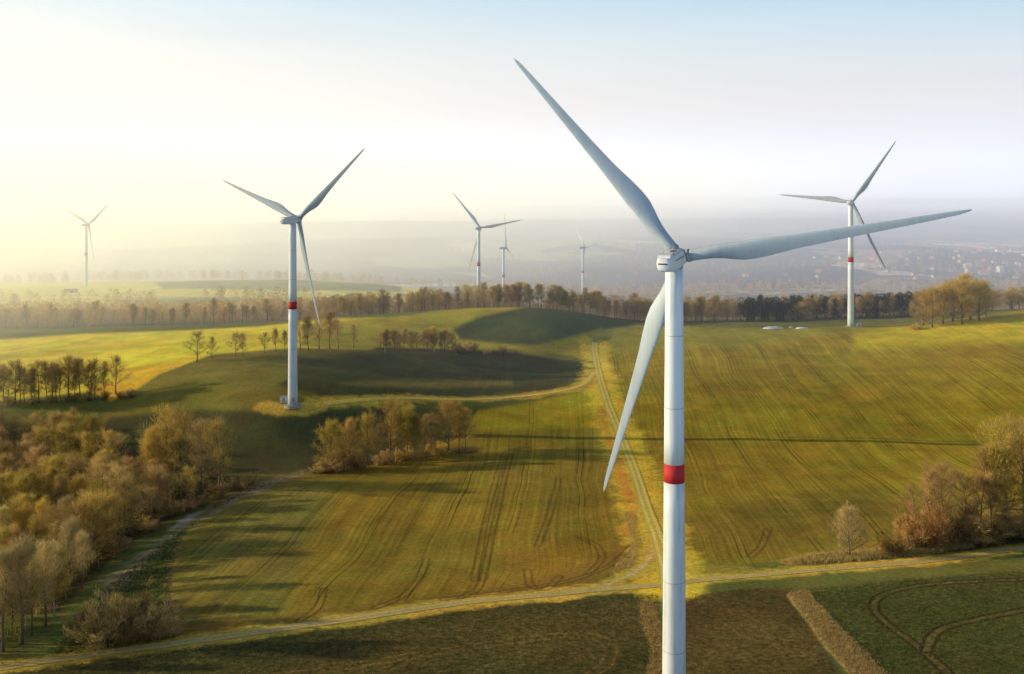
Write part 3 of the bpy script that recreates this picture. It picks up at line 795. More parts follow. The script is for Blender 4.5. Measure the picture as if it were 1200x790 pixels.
def tree(key, p, H, label, group=None, wx=1.0, lean=None):
    i = rng.integers(len(PROTO[key])); tm, cm, H0 = PROTO[key][i]
    s = H/H0
    t = empty(KIND[key], (p[0], p[1], p[2]-.15), rng.uniform(0, 6.28))
    t.scale = (s*wx, s*wx, s)
    if lean: t.rotation_euler = (lean[0], lean[1], t.rotation_euler.z)
    tag(t, label, 'bush' if KIND[key] == 'bush' else 'tree', group)
    for nm, m_ in (('trunk', tm), ('crown', cm)):
        o = bpy.data.objects.new('stem' if nm == 'trunk' and KIND[key] == 'bush' else ('foliage' if KIND[key] == 'bush' else nm), m_); COL.objects.link(o); o.parent = t
    NT[0] += 1
    return t
def th(px, top, base, dist=None):
    """height of a tree whose foot and top were measured"""
    p = at(px, base, dist); return p, (base-top)*p.y/F

# --- the grove below the second turbine
G1 = 'trees of the grove below the second turbine'
for px, base, top, key, wx, lab in (
    (388,551,500,'willow',.85,'low rounded golden tree at the left end of the grove below the second turbine'),
    (411,549,498,'willow',.8,'second tree from the left in the small grove, golden and rounded'),
    (431,547,487,'ash',.85,'narrow upright golden tree, third from the left in the small grove'),
    (444,545,500,'oak_brown',.8,'small brown tree tucked in front of the tallest tree of the small grove'),
    (457,542,473,'oak',1.0,'tallest broad golden tree with forked dark trunk in the middle of the grove'),
    (465,540,478,'birch',1.0,'white stemmed birch right beside the tallest tree of the grove'),
    (477,538,477,'ash',.9,'upright golden tree just right of the tallest tree of the grove'),
    (484,537,486,'birch',1.1,'birch with bright white foot in the right half of the small grove'),
    (497,535,486,'slim',1.0,'slim dark trunked tree standing alone in the gap of the grove'),
    (506,534,500,'slim',.9,'short slender tree right of the gap in the small grove'),
    (526,532,473,'oak',1.0,'broad golden tree third from the right end of the small grove'),
    (537,531,477,'ash',.95,'golden tree second from the right end of the small grove'),
    (545,530,481,'ash',1.0,'last tree at the right end of the small grove'),
    (398,552,522,'bush',1.3,'brown bush at the foot of the low trees at the left end of the grove'),
    (420,549,528,'bush',1.4,'brown bush between the second and third trees of the grove'),
    (449,544,526,'bush',1.3,'dark bush at the foot of the tallest tree of the grove'),
    (472,539,521,'bush_gold',1.2,'golden bush behind the birch foot in the middle of the grove'),
    (514,534,515,'bush_gold',1.5,'pale golden round bush low in the right gap of the grove'),
    (377,553,538,'bush',1.5,'low brown bush off the left end of the small grove')):
    p, H = th(px, top, base); tree(key, p, H, lab, G1, wx)
# --- single trees and the clump along the edge of the left hill
G2 = 'trees strung along the crest left of the second turbine'
for px, base, top, key, wx, lab in (
    (231,424,391,'bare',1.1,'lone bare spreading tree at the left end of the crest line'),
    (248,421,397,'bare',.8,'thin bare tree just right of the lone spreading tree on the crest'),
    (276,418,392,'bare',1.0,'bare dark tree midway along the crest, left of two small ones'),
    (285,417,390,'slim',1.2,'slender bare tree close on the right of a dark one midway along the crest'),
    (310,414,392,'bare',.8,'small bare tree left of the second turbine tower, standing apart'),
    (324,412,386,'ash_brown',.9,'brown tree on the crest just left of the second turbine tower'),
    (333,412,388,'ash_brown',.9,'brown tree half behind the left edge of the second turbine tower'),
    (352,410,378,'oak_brown',.9,'brown tree on the crest just right of the second turbine tower'),
    (362,410,372,'ash_brown',1.0,'tall brown tree right of the second turbine tower on the crest'),
    (374,409,368,'oak_brown',.8,'broad brown tree behind the hanging blade tip of the second turbine'),
    (386,409,366,'ash_brown',1.0,'tallest brown tree on the crest below the hanging blade tip'),
    (396,408,374,'slim',1.2,'thin tree right of the tallest crest tree near the blade tip'),
    (415,408,380,'slim',1.2,'thin tree near the right end of the crest line, on grass')):
    p, H = th(px, top, base); tree(key, p, H, lab, G2, wx)
# --- hedge row in the middle
G3 = 'small trees of the hedge in the middle of the fields'
hx = list(np.linspace(447, 528, 13))+[536,545,553,572,590]
hl = 'scrubby brown tree in the dense part of the middle hedge'
for i, px in enumerate(hx):
    px = px+rng.uniform(-2,2)
    big = px < 530
    H = rng.uniform(9.5,12.5) if big else rng.uniform(4,6.5)
    p = at(px, 411+rng.uniform(0,3)+(2 if px > 560 else 0))
    tree(['oak_brown','ash_brown','willow_brown'][i % 3] if big else 'bush', p, H,
         hl if big else ['dark bush right after the dense hedge ends','second dark bush right of the dense hedge','third low bush trailing off the hedge','low bush alone right of the hedge','last low bush at the far right tip of hedge'][i-13],
         'scrubby trees packed in the middle hedge' if big else G3, 1.0)
for px, top, lab in ((451,386,'pale stemmed birch at the left end of the middle hedge'),(509,383,'whitish birch rising from the right half of the middle hedge')):
    p, H = th(px, top, 413); tree('birch', p, H, lab, None, 1.1)
# --- row of thin trees on the left
xs = np.linspace(-38, 120, 27)
for i, px in enumerate(xs):
    base = 472-(px/150)*8+rng.uniform(-2,4)
    p = at(px+rng.uniform(-2,2), base); H = rng.uniform(15,19)
    tree(['slim','slim','ash_brown','slim','bare'][i % 5], p, H, 'thin straight tree in the close row at the left edge, above the wood', 'thin trees in the close row at the left edge', 1.1)
p, H = th(135, 421, 462); tree('bare', p, H, 'spreading bare tree at the right end of the left row, against yellow pasture', None, 1.0)
for i, px in enumerate((10,38,62,84,104,122,143,152)):
    tree('bush', at(px, 475-px*.06), rng.uniform(3.5,5), 'low scrub bush at the feet of the thin left row', 'scrub bushes at the feet of the left row', 1.5)
# --- wood in the hollow on the left
WOOD = [(-60,500),(0,505),(60,512),(110,530),(150,548),(185,560),(245,560),(270,570),(250,585),(205,600),(170,620),(135,648),(108,675),(84,700),(54,730),(24,752),(-40,785),(-90,780)]
def inside(x, y, pts):
    r = False
    for i in range(len(pts)):
        a = pts[i]; b = pts[i-1]
        if (a[1] > y) != (b[1] > y) and x < (b[0]-a[0])*(y-a[1])/(b[1]-a[1])+a[0]: r = not r
    return r
special = [(193,572,487,'oak',1.0,'large golden round tree standing highest at the back of the left wood'),
    (212,572,492,'oak',1.0,'golden tree next right of the highest tree of the left wood'),
    (236,575,498,'oak_brown',.8,'brown tree between two golden crowns at the right end of the left wood'),
    (257,578,500,'oak',.85,'golden tree at the far right end of the left wood'),
    (176,572,500,'birch',1.1,'thin pale stemmed birch left of the highest golden tree'),
    (112,662,582,'oak',1.0,'round golden crowned tree on the near edge of the left wood'),
    (82,700,612,'ash_pale',1.0,'tall pale tree half way down the near edge of the left wood'),
    (52,735,640,'ash_pale',1.0,'pale upright tree at the lower corner of the left wood'),
    (24,755,636,'ash_pale',1.1,'pale feathery tree by the bottom left edge of the picture'),
    (4,764,648,'ash_pale',1.0,'pale feathery tree cut by the left edge of the picture near the bottom'),
    (38,745,655,'ash',.9,'golden tree between two pale trees at the lower left'),
    (64,722,640,'birch',1.1,'birch among the pale trees at the lower left'),
    (95,690,625,'ash_pale',.9,'small pale tree between the round golden crown and the lower pale trees'),
    (144,630,568,'willow_brown',1.0,'rounded brown tree above the wet path on the wood edge'),
    (188,604,556,'willow_brown',1.0,'low brown tree where the wood edge nears the wet path'),
    (126,646,583,'oak',.8,'small golden tree right of the round golden crown on the wood edge')]
taken = []
for px, base, top, key, wx, lab in special:
    p, H = th(px, top, base); tree(key, p, H, lab, 'trees standing out in the left wood', wx); taken.append(p)
cnt = 0; tries = 0
while cnt < 130 and tries < 9000:
    tries += 1
    px = rng.uniform(-90, 280); py = rng.uniform(500, 785)
    if not inside(px, py, WOOD): continue
    p = at(px, py)
    if any((q.xy-p.xy).length < 4.6 for q in taken): continue
    taken.append(p); cnt += 1
    low = py > 640
    key = rng.choice(['oak','oak_brown','ash_brown','willow','birch','willow_brown','oak_brown'] if not low else ['ash_pale','ash','oak_brown','willow','ash_brown'])
    H = rng.uniform(11,16.5) if py < 640 else rng.uniform(12,17)
    zone = 'upper' if py < 560 else ('middle' if py < 640 else 'lower')
    if KIND[key] == 'birch_tree': lab, gg = 'birch among the packed trees of the %s left wood' % zone, 'birches packed in the %s left wood' % zone
    else:
        c_ = {'oak':'golden broad','oak_brown':'brown broad','ash_brown':'brown upright','willow':'golden rounded','willow_brown':'brown rounded','ash_pale':'pale upright','ash':'golden upright'}[key]
        lab, gg = '%s tree packed among others in the %s part of the left wood' % (c_, zone), '%s trees packed in the %s left wood' % (c_, zone)
    tree(key, p, H, lab, gg, rng.uniform(.9,1.15))
for i, (px, py) in enumerate(((256,584),(238,592),(220,598),(278,574),(290,569),(172,622),(140,648),(206,603))):
    tree('bush', at(px, py), rng.uniform(4,6), 'dark brown bush on the wood edge beside the wet path', 'dark bushes on the wood edge beside the wet path', 1.4)
# --- bushes at the bottom left
for px, base, top, key, lab in ((98,752,712,'bush','brown bush at the left end of the thicket above the track'),(120,755,694,'bush','tallest brown bush of the thicket above the bottom left track'),
    (140,756,704,'bush','middle bush in the front of the thicket above the track'),(158,752,698,'bush_red','reddish brown bush in the thicket above the track'),
    (176,750,702,'bush','bush second from the right end of the thicket'),(190,745,708,'bush','bush at the right end of the thicket, by the field corner'),(128,742,690,'bush_gold','golden topped bush at the back of the thicket')):
    p, H = th(px, top, base); tree(key, p, H, lab, 'bushes of the thicket above the bottom left track', 1.05)
# --- group on the right edge
for px, base, top, key, wx, lab in (
    (1066,641,600,'bush',1.0,'brown bush at the left end of the right hand trees'),
    (1083,642,585,'bush_red',1.1,'large rust coloured bush in front of right trees'),
    (1072,632,572,'oak_brown',.8,'low brown tree behind the rust bushes on the right'),
    (1092,637,556,'ash_brown',1.0,'brown upright tree above the rust bushes on the right'),
    (1104,637,548,'oak_brown',.8,'tallest tree of the left half of the right hand group'),
    (1120,636,580,'bush',1.0,'brown bush in the middle of the right hand group'),
    (1132,632,560,'oak_brown',.85,'spreading brown tree in the middle of the right hand group'),
    (1148,630,558,'oak_brown',.9,'brown tree with dark trunk just left of the leaning birch'),
    (1162,627,530,'ash_brown',1.0,'tall brown tree behind the leaning birch'),
    (1180,622,508,'oak',1.0,'tall golden brown tree at the right edge, right of the leaning birch'),
    (1200,620,503,'oak_brown',1.0,'tall brown tree cut by the right edge of the picture'),
    (1222,618,515,'oak',1.0,'tree just beyond the right edge, its branches reaching in'),
    (1140,636,600,'bush',1.5,'dark bush under the middle of the right hand trees'),
    (1168,630,596,'bush',1.5,'dark bush at the foot of the leaning birch'),
    (1190,627,590,'bush',1.5,'dark bush under the tall tree at the right edge'),
    (1212,622,588,'bush',1.5,'dark bush half cut by the right edge of the picture'),
    (996,653,601,'oak',.8,'small lone pale golden tree at the edge of the right field'),
    (1046,650,626,'bush_red',1.3,'small rusty bush where the bank meets the right hand trees')):
    p, H = th(px, top, base)
    if px == 996:
        proto('_', 'willow', 14, (41,), M_TWP, wide=.05); KIND['_'] = 'bare_tree'; key = '_'; wx = 1.0
    tree(key, p, H, lab, 'trees and bushes at the right edge', wx)
p, H = th(1188, 522, 624); t = tree('birch', p, H*1.05, 'tall birch with bright white trunk leaning to the left at the right edge', None, 1.1); t.rotation_euler = (0, R(-13), 0)
# --- clump behind the right field
for i, (px, base, top, key) in enumerate(((1082,381,345,'willow'),(1093,382,341,'willow'),(1105,381,337,'willow'),(1117,381,338,'oak'),(1128,382,336,'willow'),(1138,382,335,'willow'),(1148,381,340,'willow'),(1156,379,350,'ash'))):
    p, H = th(px, top, base, 648+rng.uniform(-8,10)); tree(key, p, H, ('first','second','third','fourth','fifth','sixth','seventh','last')[i]+' tree from the left in the rounded olive clump on the right field edge', 'trees of the rounded clump on the right field edge', 1.15)
tree('bush_gold', at(1073,386), 4.5, 'small yellow bush at the left foot of the rounded clump', None, 1.6)
# --- ridge wood: the front trees one by one
def ridge(x0, x1, n, dist, hts, keys, lab, group, jit=10):
    for i in range(n):
        px = x0+(x1-x0)*(i+rng.uniform(-.6,1.6))/n; D_ = dist(px)+rng.uniform(-jit,jit)
        tree(keys[rng.integers(len(keys))], at(px, 0, D_), rng.uniform(*hts)*rng.uniform(.72,1.12), lab, group, rng.uniform(.95,1.4))
ridge(395, 560, 26, lambda x: 700+rng.uniform(0,16), (13,17), ['oak','ash','ash_brown','birch','slim','ash'], 'brown bare tree in the left stretch of the central ridge wood', 'trees in the left stretch of the ridge wood')
ridge(560, 700, 26, lambda x: 703, (14,18), ['ash','birch','ash_brown','ash_pale'], 'golden brown bare tree in the middle stretch of the central ridge wood', 'trees in the middle stretch of the ridge wood')
ridge(700, 862, 28, lambda x: 712, (14,18), ['ash','ash_brown','birch','ash_pale'], 'brown tree on the ridge behind the near turbine', 'ridge trees behind the near turbine')
ridge(868, 936, 20, lambda x: 712, (13,17.5), ['spruce','dark','dark'], 'dark tree in the block left of the right turbine', 'dark trees left of the right turbine')
ridge(930, 952, 3, lambda x: 706, (13,14), ['willow_brown'], 'rounded brown tree before the dark block', 'rounded brown trees before the dark block', 3)
ridge(952, 1076, 28, lambda x: 712, (12,16.5), ['spruce','ash_brown','dark','dark','slim'], 'dark tree in the wood behind the right turbine tower', 'dark trees behind the right turbine tower')
ridge(1150, 1240, 9, lambda x: 745, (13,16), ['oak','willow','oak_brown'], 'golden brown tree beyond the field crest at the right edge', 'trees beyond the crest at the right edge')
ridge(-20, 390, 40, lambda x: 745+25*math.sin(x*.02), (13,17), ['ash_brown','slim','ash_pale','ash'], 'hazy tree in the long line behind the yellow pasture', 'hazy trees behind the yellow pasture')
print('trees', NT[0])

# --- woods beyond, nobody could count them
def mass(name, spots, hts, per, wd, ln, tm, kind='round', seed=3):
    g = np.random.default_rng(seed)
    xy = np.array(spots); z = height(xy[:,0], xy[:,1]); n = len(xy)
    H = g.uniform(*hts, n); tone = g.random(n)
    zz = g.random((n,per))**.8; az = g.uniform(0,6.28,(n,per))
    rad = .27*H[:,None]*np.sin(PI*np.clip(.25+.72*zz,0,1))**.7*g.random((n,per))**.45
    if kind == 'spruce': rad = .19*H[:,None]*(1-zz)*g.random((n,per))**.4
    hz = H[:,None]*(.15+.83*zz)
    pos = np.stack([xy[:,:1]+rad*np.cos(az), xy[:,1:]+rad*np.sin(az), z[:,None]+hz], -1).reshape(-1,3)
    dr = np.stack([np.cos(az)*.6, np.sin(az)*.6, np.full_like(az,.7)], -1).reshape(-1,3)+g.normal(0,.45,(n*per,3))
    m = n*per
    sc = np.repeat(H/15, per)
    # stems as long upright slivers
    ps = np.column_stack([xy, z-.5]); ds = np.tile([0,0,1.], (n,1))+g.normal(0,.03,(n,3))
    pos = np.vstack([pos, ps]); dr = np.vstack([dr, ds])
    L_ = np.concatenate([g.uniform(*ln, m)*sc, H*.8]); W_ = np.concatenate([g.uniform(*wd, m)*sc, H*.035])
    sh = np.concatenate([np.clip(g.random(m)*.6+np.repeat(tone, per)*.5, 0, 1), g.random(n)*.4])
    me = slivers(name, pos, dr, L_, W_, sh, tm, g=g)
    return tag(link(name, me, tm), kind='stuff')
g0 = np.random.default_rng(11)
def scatter(n, t0, t1, y0, y1, cond=None):
    out = []
    while len(out) < n:
        t = g0.uniform(t0, t1); y = g0.uniform(y0, y1)
        if cond is None or cond(t, y): out.append((t*y, y))
    return out
M_TAN = twig_mat('tan_twigs', (.34,.23,.10), (.72,.50,.24))
sp_ = scatter(560, -.19, .22, 714, 800)+scatter(300, .12, .55, 728, 830)+scatter(260, .30, .60, 800, 1050)+scatter(150, -.20, .20, 790, 860)
mass('ridge_woodland', sp_, (12,17.5), 230, (.14,.3), (.7,2.0), M_TAN, seed=5)
mass('dark_woodland', scatter(70, .222, .285, 716, 745)+scatter(110, .295, .40, 716, 745), (11,17), 330, (.2,.4), (.5,1.6), M_TWD, seed=15)
mass('undergrowth', scatter(330, -.18, .40, 700, 722)+scatter(330, -.6, -.18, 736, 770), (3,9), 70, (.2,.4), (.8,2.0), M_TAN, seed=19)
UG = []
while len(UG) < 750:
    px = g0.uniform(-90,285); py = g0.uniform(500,785)
    if inside(px, py, WOOD): UG.append(tuple(at(px, py).xy))
mass('undergrowth', UG, (2.5,7.5), 90, (.16,.3), (.8,1.8), M_TW, seed=16)
UG = []
while len(UG) < 130:
    px = g0.uniform(1060,1260); py = 641-(px-1060)*.14+g0.uniform(-9,3)
    UG.append(tuple(at(px, py).xy))
mass('undergrowth', UG, (1.5,5), 110, (.1,.2), (.6,1.4), M_TWB, seed=17)
sp_ = scatter(240, -.62, -.18, 755, 800)+scatter(170, -.62, -.25, 800, 900, lambda t, y: vn1(t*y, y, 60) > 0) if False else scatter(900, -.62, -.18, 742, 850)
mass('hazy_woodland', sp_, (10,18), 150, (.18,.36), (.6,1.6), M_TWB, seed=6)
sp_ = scatter(150, -.42, -.13, 1500, 1580)+scatter(60, -.56, -.42, 1380, 1450)+scatter(50, -.30, -.18, 1010, 1030)+scatter(90, -.6, -.35, 950, 1010)
mass('hazy_woodland', sp_, (10,17), 90, (.4,.7), (.9,2.0), M_TWB, seed=8)
cl = [(g0.uniform(-.62,.62), g0.uniform(1750,3600), g0.uniform(25,110)) for _ in range(90)]
sp_ = []
for t, y, r_ in cl:
    for _ in range(int(r_*.42)): sp_.append((t*y+g0.normal(0,r_*1.8), y+g0.normal(0,r_*.6)))
mass('valley_woodland', sp_, (10,17), 34, (1.0,1.9), (1.6,3.4), M_TWB, seed=9)
cl = [(g0.uniform(.12,.6), g0.uniform(1500,2100), g0.uniform(30,90)) for _ in range(30)]
sp_ = []
for t, y, r_ in cl:
    for _ in range(int(r_*.6)): sp_.append((t*y+g0.normal(0,r_*1.8), y+g0.normal(0,r_*.5)))
mass('valley_woodland', sp_, (10,17), 50, (.8,1.5), (1.4,2.8), M_TWB, seed=10)

# ------------------------------------------------------------------ dead grass, crop tufts
def tufts(name, n, outline, hts, wd, tm, y0=120, y1=420, dens=None, seed=1):
    g = np.random.default_rng(seed); m = poly(outline, 1.5, y0, y1)
    w = (m*YY**2).ravel() if dens is None else (m*YY**2*dens).ravel()
    ok = np.nonzero(w > 0)[0]; pr = w[ok]/w[ok].sum()
    k = g.choice(ok, n, p=pr)
    x = XX.ravel()[k]+g.normal(0,.25,n); y = YY.ravel()[k]+g.normal(0,.4,n); z = ZZ.ravel()[k]-.05
    q = 4
    pos = np.repeat(np.column_stack([x,y,z]), q, 0)+g.normal(0,.12,(n*q,3))*np.array([1,1,0])
    dr = np.array([0,0,1.])+g.normal(0,.45,(n*q,3))
    sz = np.repeat(g.uniform(.5,1.2,n), q)
    me = slivers(name, pos, dr, g.uniform(*hts, n*q)*sz, g.uniform(*wd, n*q)*sz, g.random(n*q)*.6+np.repeat(g.random(n),q)*.4, tm, g=g)
    return tag(link(name, me, tm), kind='stuff')
M_STRAW = twig_mat('dead_grass', (.30,.21,.07), (.60,.46,.20))
M_GRASSY = twig_mat('rough_grass', (.07,.08,.025), (.20,.19,.06))
M_CROP = twig_mat('young_crop', (.05,.085,.025), (.13,.19,.055))
tufts('dead_grass', 5500, [(923,696),(945,692),(980,730),(1014,765),(1060,810),(1060,860),(1003,800),(960,748)], (.35,.8), (.05,.1), M_STRAW, seed=1)
tufts('dead_grass', 1800, [(748,706),(766,706),(778,740),(780,830),(757,830),(762,760)], (.3,.7), (.05,.1), M_STRAW, seed=2)
tufts('dead_grass', 5200, [(925,657),(960,650),(1010,647),(1060,641),(1140,634),(1140,642),(1060,652),(1010,657),(930,662)], (.6,1.5), (.07,.16), M_STRAW, seed=3)
tufts('dead_grass', 2600, [(730,600),(742,600),(752,640),(740,665),(715,672),(740,640)], (.25,.6), (.05,.1), M_STRAW, seed=4)
tufts('rough_grass', 26000, [(-100,800),(0,790),(200,764),(400,737),(560,714),(700,702),(770,696),(775,800),(700,830),(-100,830)], (.2,.55), (.05,.11), M_GRASSY, seed=5)
tufts('rough_grass', 7000, [(796,700),(880,690),(920,700),(980,790),(1000,820),(790,830)], (.2,.5), (.05,.1), M_GRASSY, seed=6)
tufts('crop_leaves', 22000, [(950,695),(1060,680),(1200,670),(1300,668),(1300,830),(1060,830)], (.2,.45), (.06,.12), M_CROP, seed=7)
tufts('rough_grass', 9000, [(60,770),(110,700),(200,630),(290,575),(320,566),(250,592),(215,627),(202,662),(200,710),(205,748),(100,766)], (.25,.6), (.05,.12), M_GRASSY, seed=8)

# ------------------------------------------------------------------ village in the valley
M_WALL = noisy_mat('render_wall', (.42,.39,.34), (.33,.31,.27), .4, .9); M_ROOFR = noisy_mat('red_tiles', (.50,.13,.07), (.36,.09,.05), .6, .8)
M_ROOFB = noisy_mat('brown_tiles', (.22,.13,.09), (.15,.10,.08), .6, .8); M_GLASS, _, _ = mat('window_glass', (.05,.06,.08), .1)
M_WHITE = noisy_mat('white_wall', (.62,.61,.58), (.5,.49,.47), .4, .8)
def house(px, py, w, d, hh, roof, wall, rz, label, group):
    p = at(px, py); t = empty('house', (p.x, p.y, p.z-.5), rz); tag(t, label, 'house', group)
    mb = MB(); mb.box((0,0,hh/2), (w,d,hh))
    mb.add([(-w/2,-d/2,hh),(-w/2,d/2,hh),(-w/2,0,hh+d*.42),(w/2,-d/2,hh),(w/2,d/2,hh),(w/2,0,hh+d*.42)], [(0,1,2),(3,5,4)])
    mb.build('wall', wall, t)
    mb = MB(); e = .5; ph = d*.42
    for s_ in (-1,1):
        a = Vector((-w/2-e, s_*(d/2+e), hh-e*.84+.05)); b = Vector((w/2+e, s_*(d/2+e), hh-e*.84+.05)); c = Vector((w/2+e, 0, hh+ph+.05)); q = Vector((-w/2-e,0,hh+ph+.05))
        up = Vector((0,0,.25)); mb.add([a,b,c,q,a+up,b+up,c+up,q+up], [(0,1,2,3),(4,5,6,7),(0,1,5,4),(1,2,6,5),(3,0,4,7)])
    rf = mb.build('roof', roof, t)
    mb = MB(); mb.box((w*.2,d*.12,hh+ph+.2), (.8,.8,1.8)); mb.build('chimney', M_ROOFB, rf)
    for i in range(3):
        mb = MB(); mb.box((-w*.3+i*w*.3, -d/2-.03, hh*.55), (1.5,.08,1.6)); mb.build('window', M_GLASS, t)
house(1138,320,26,14,8,M_ROOFR,M_WALL,.2,'largest pinkish red roofed house in the hazy village at the right','village houses in the valley')
house(1154,322,24,13,7,M_ROOFR,M_WALL,-.2,'red roofed house just right of the largest one in the village','village houses in the valley')
house(1172,319,14,12,12,M_WHITE,M_WHITE,.4,'bright white house at the right end of the village','village houses in the valley')
house(1134,314,18,11,8,M_WHITE,M_WHITE,.1,'white house right above the largest red roofed one','village houses in the valley')
g1 = np.random.default_rng(21); used = []
while len(used) < 46:
    px = g1.uniform(1015,1200) if len(used) < 38 else g1.uniform(860,1000); py = g1.uniform(294,330)
    if any(abs(px-a) < 5 and abs(py-b) < 3 for a, b in used+[(1138,320),(1154,322),(1172,319),(1134,314)]): continue
    used.append((px,py)); r_ = g1.random() < .4
    house(px, py, g1.uniform(9,15), g1.uniform(7,10), g1.uniform(4,6), M_ROOFR if r_ else M_ROOFB, M_WALL if g1.random() < .88 else M_WHITE, g1.uniform(-.8,.8),
          'small pale walled house with %s roof, scattered in the hazy valley' % ('red' if r_ else 'brown'), 'small %s roofed houses scattered in the valley' % ('red' if r_ else 'brown'))

# ------------------------------------------------------------------ small things in the fields
def heap(px, py, w, l, hh, m_, name, label, cat, seed):
    p = at(px, py); g = np.random.default_rng(seed); mb = MB(); rings = []; k = 22
    ph = g.uniform(0,6.28,4)
    for i in range(8):
        f = i/7; r_ = math.cos(f*PI/2)**.55 if i < 7 else .02
        rings.append([Vector((w/2*r_*math.cos(a)*(1+.12*math.sin(3*a+ph[0])), l/2*r_*math.sin(a)*(1+.1*math.sin(2*a+ph[1])), hh*math.sin(f*PI/2)*(1+.15*math.sin(4*a+ph[2]+f*4))-.15)) for a in [2*PI*j/k for j in range(k)]])
    mb.loft(rings); o = mb.build(name, m_, None, True); o.location = p; tag(o, label, cat)
M_SHEET = noisy_mat('pale_sheeting', (.75,.76,.78), (.5,.5,.5), .6, .6, .3)
heap(906,385,13,6,1.3,M_SHEET,'covered_heap','long white sheeted heap on the grass left of the right turbine','heap',1)
heap(928,384,4,3,.9,M_CONC,'stone_heap','small grey heap between two paler ones left of the right turbine','heap',2)
heap(940,385,8,4,1.0,M_SHEET,'covered_heap','smaller pale heap nearest the right turbine','heap',3)
def cabinet(base, off, label):
    p = Vector((base.x+off[0], base.y+off[1], 0)); p.z = h1(p.x, p.y)
    t = empty('transformer_cabinet', p, .2); tag(t, label, 'cabinet')
    mb = MB(); mb.box((0,0,1.2), (3.0,2.4,2.4)); mb.build('housing', M_SHEET, t)
    mb = MB(); mb.add([(-1.7,-1.4,2.4),(1.7,-1.4,2.4),(1.7,1.4,2.4),(-1.7,1.4,2.4),(-1.6,0,2.85),(1.6,0,2.85)], [(3,2,1,0),(0,1,5,4),(2,3,4,5),(1,2,5),(3,0,4)]); mb.build('roof', M_GREY, t)
    mb = MB(); mb.box((0,-1.23,1.15), (1.2,.06,1.9)); d_ = mb.build('door', M_GREY, t)
    mb = MB(); mb.box((0,0,-.15), (3.5,2.9,.5)); mb.build('plinth', M_CONC, t)
cabinet(T_LEFT, (-4.6,3.2), 'pale transformer cabinet beside the foot of the second turbine')
cabinet(T_RIGHT, (4.4,-1), 'pale cabinet at the foot of the right turbine')
def shed():
    p = at(83, 343); t = empty('shed', (p.x,p.y,p.z-.3), .1); tag(t, 'low grey shed on the hazy hill, left of the far turbine', 'shed')
    mb = MB(); mb.box((0,0,1.6), (14,7,3.2)); mb.build('wall', M_CONC, t)
    mb = MB(); mb.add([(-7.4,-3.9,3.2),(7.4,-3.9,3.2),(7.4,3.9,3.2),(-7.4,3.9,3.2),(-7.4,0,4.8),(7.4,0,4.8)], [(3,2,1,0),(0,1,5,4),(2,3,4,5),(1,2,5),(3,0,4)]); mb.build('roof', M_ROOFB, t)
    mb = MB(); mb.box((2,-3.54,1.3), (3,.1,2.6)); mb.build('door', M_DARK, t)
shed()

# ------------------------------------------------------------------ light and air
SUN_EL, SUN_AZ = R(13.5), R(-85)      # azimuth measured clockwise from +Y
sd = Vector((math.sin(SUN_AZ)*math.cos(SUN_EL), math.cos(SUN_AZ)*math.cos(SUN_EL), math.sin(SUN_EL)))
ld = bpy.data.lights.new('sun', 'SUN'); lo = bpy.data.objects.new('sun', ld); COL.objects.link(lo)
ld.energy = 7.0; ld.angle = R(.3); ld.color = (1, .81, .49)
lo.rotation_euler = (-sd).to_track_quat('-Z', 'Y').to_euler(); lo.location = (-400, 200, 300)
W = bpy.data.worlds.new('World'); S.world = W; W.use_nodes = True
nt = W.node_tree; bg = nt.nodes['Background']
sky = nt.nodes.new('ShaderNodeTexSky'); sky.sky_type = 'NISHITA'; sky.sun_disc = False
sky.sun_elevation = SUN_EL; sky.sun_rotation = SUN_AZ; sky.air_density = 1; sky.dust_density = 2; sky.ozone_density = 1.5
tc = nt.nodes.new('ShaderNodeTexCoord'); sp = nt.nodes.new('ShaderNodeSeparateXYZ'); nt.links.new(tc.outputs['Generated'], sp.inputs[0])
z = sp.outputs[2]
# thick bright haze low down, clear blue above; warmer and lighter round the sun
dt = nt.nodes.new('ShaderNodeVectorMath'); dt.operation = 'DOT_PRODUCT'
nt.links.new(tc.outputs['Generated'], dt.inputs[0]); dt.inputs[1].default_value = tuple(sd)
sunward = maprange(nt, dt.outputs['Value'], -.55, .72, 0, 1, True)
def ramp(stops):
    r = nt.nodes.new('ShaderNodeValToRGB'); nt.links.new(z, r.inputs[0]); e = r.color_ramp
    for i, (p, c) in enumerate(stops):
        el = e.elements[i] if i < 2 else e.elements.new(p); el.position = p; el.color = (*c, 1)
    return r.outputs[0]
cool = ramp(((0,(.52,.54,.62)),(.03,(.62,.58,.60)),(.07,(.72,.67,.64)),(.10,(.66,.75,.76)),(.14,(.48,.71,.84)),(.175,(.30,.60,.84)),(.30,(.12,.22,.38)),(.7,(.045,.085,.17))))
warm = ramp(((0,(.66,.57,.40)),(.03,(.76,.69,.51)),(.07,(.86,.80,.64)),(.11,(.90,.89,.80)),(.145,(.78,.87,.87)),(.175,(.64,.84,.94)),(.30,(.27,.32,.37)),(.7,(.06,.10,.18))))
grad = mixc(nt, sunward, cool, warm)
back_fill = ramp(((0,(.80,1.02,1.25)),(.25,(.80,1.02,1.25)),(.45,(.15,.24,.38)),(.8,(.03,.06,.12))))
behind = maprange(nt, sp.outputs[1], -.6, .35, 1, 0, True)      # bright blue band added behind the camera to fill shaded tower and blades
grad = mixc(nt, math_(nt, 'MULTIPLY', behind, .85), grad, back_fill)
n1 = noise(nt, 3.5, 4, None, .5); mp = nt.nodes.new('ShaderNodeMapping'); mp.inputs['Scale'].default_value = (1,1,9)
nt.links.new(tc.outputs['Generated'], mp.inputs[0]); nt.links.new(mp.outputs[0], n1.inputs['Vector'])
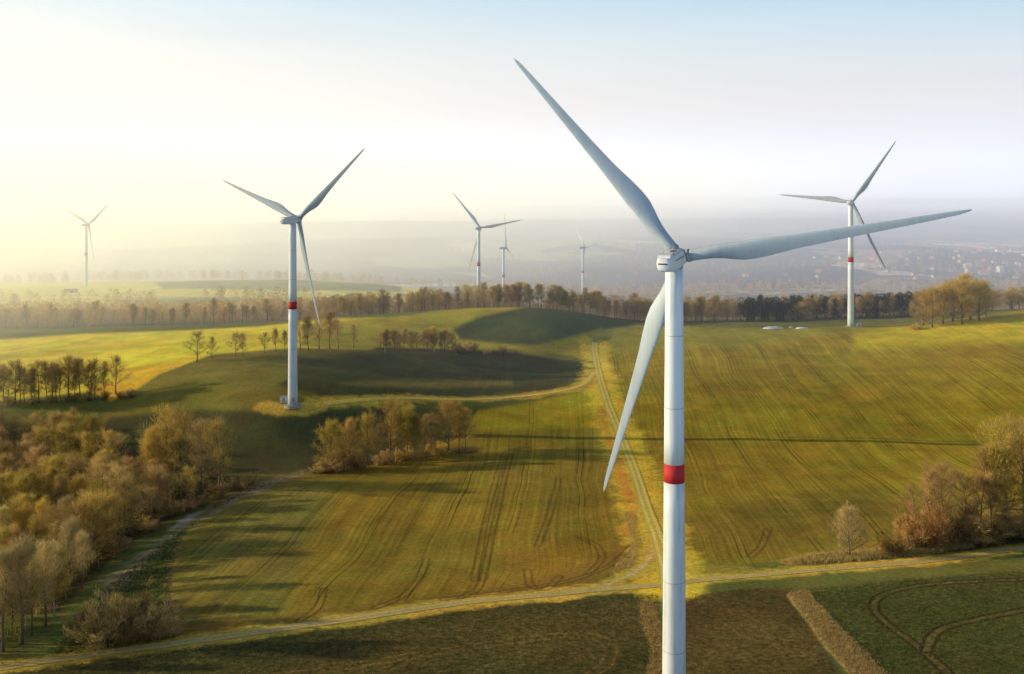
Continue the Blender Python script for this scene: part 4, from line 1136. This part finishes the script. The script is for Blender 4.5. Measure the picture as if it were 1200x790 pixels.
sc_ = nt.nodes.new('ShaderNodeVectorMath'); sc_.operation = 'SCALE'; nt.links.new(grad, sc_.inputs[0]); nt.links.new(maprange(nt, n1.outputs[0], .3, .7, .96, 1.04), sc_.inputs['Scale'])
nsky = nt.nodes.new('ShaderNodeVectorMath'); nsky.operation = 'SCALE'; nt.links.new(sky.outputs[0], nsky.inputs[0]); nsky.inputs['Scale'].default_value = .08
nt.links.new(mixc(nt, .88, nsky.outputs[0], sc_.outputs[0]), bg.inputs['Color']); bg.inputs['Strength'].default_value = 1
W.cycles.sampling_method = 'AUTOMATIC'

# haze lying over the country, a volume with its scattered skylight put in as emission
def haze(name, lo_, hi, dens, aniso, colr, emis):
    mb = MB(); c = [(a+b)/2 for a, b in zip(lo_, hi)]; mb.box(c, [b-a for a, b in zip(lo_, hi)])
    m = bpy.data.materials.new(name); m.use_nodes = True; nt = m.node_tree; nt.nodes.clear()
    out = nt.nodes.new('ShaderNodeOutputMaterial')
    v = nt.nodes.new('ShaderNodeVolumePrincipled')
    v.inputs['Color'].default_value = (*colr, 1); v.inputs['Density'].default_value = dens; v.inputs['Anisotropy'].default_value = aniso
    v.inputs['Emission Strength'].default_value = emis[0]; v.inputs['Emission Color'].default_value = (*emis[1], 1)
    nt.links.new(v.outputs[0], out.inputs['Volume'])
    o = mb.build(name, m); tag(o, kind='stuff'); o.display_type = 'WIRE'
    return o
haze('haze', (-30000, 470, -400), (30000, 60000, 420), .00020, .5, (.97,.97,.98), (.00020*1.0, (.55,.58,.67)))
for slope, x0, top, wgt in ((.42,-420,150,.8),(.30,-340,185,.9),(.18,-280,165,1),(.06,-220,200,1),(-.08,-170,175,1.3),(-.22,-110,220,1.6),(-.36,-60,190,1.8)):
    h2 = haze('glowing_haze', (-40000, 0, -400), (0, 60000-slope*3000, top), .000060*wgt, .3, (.98,.97,.9), (.000060*wgt*.72, (1.0,.90,.46)))  # yellow sun glow added as emission, heaviest in the leftmost wedges
    h2.location = (x0, 0, 0); h2.rotation_euler = (0, 0, -math.atan(slope))
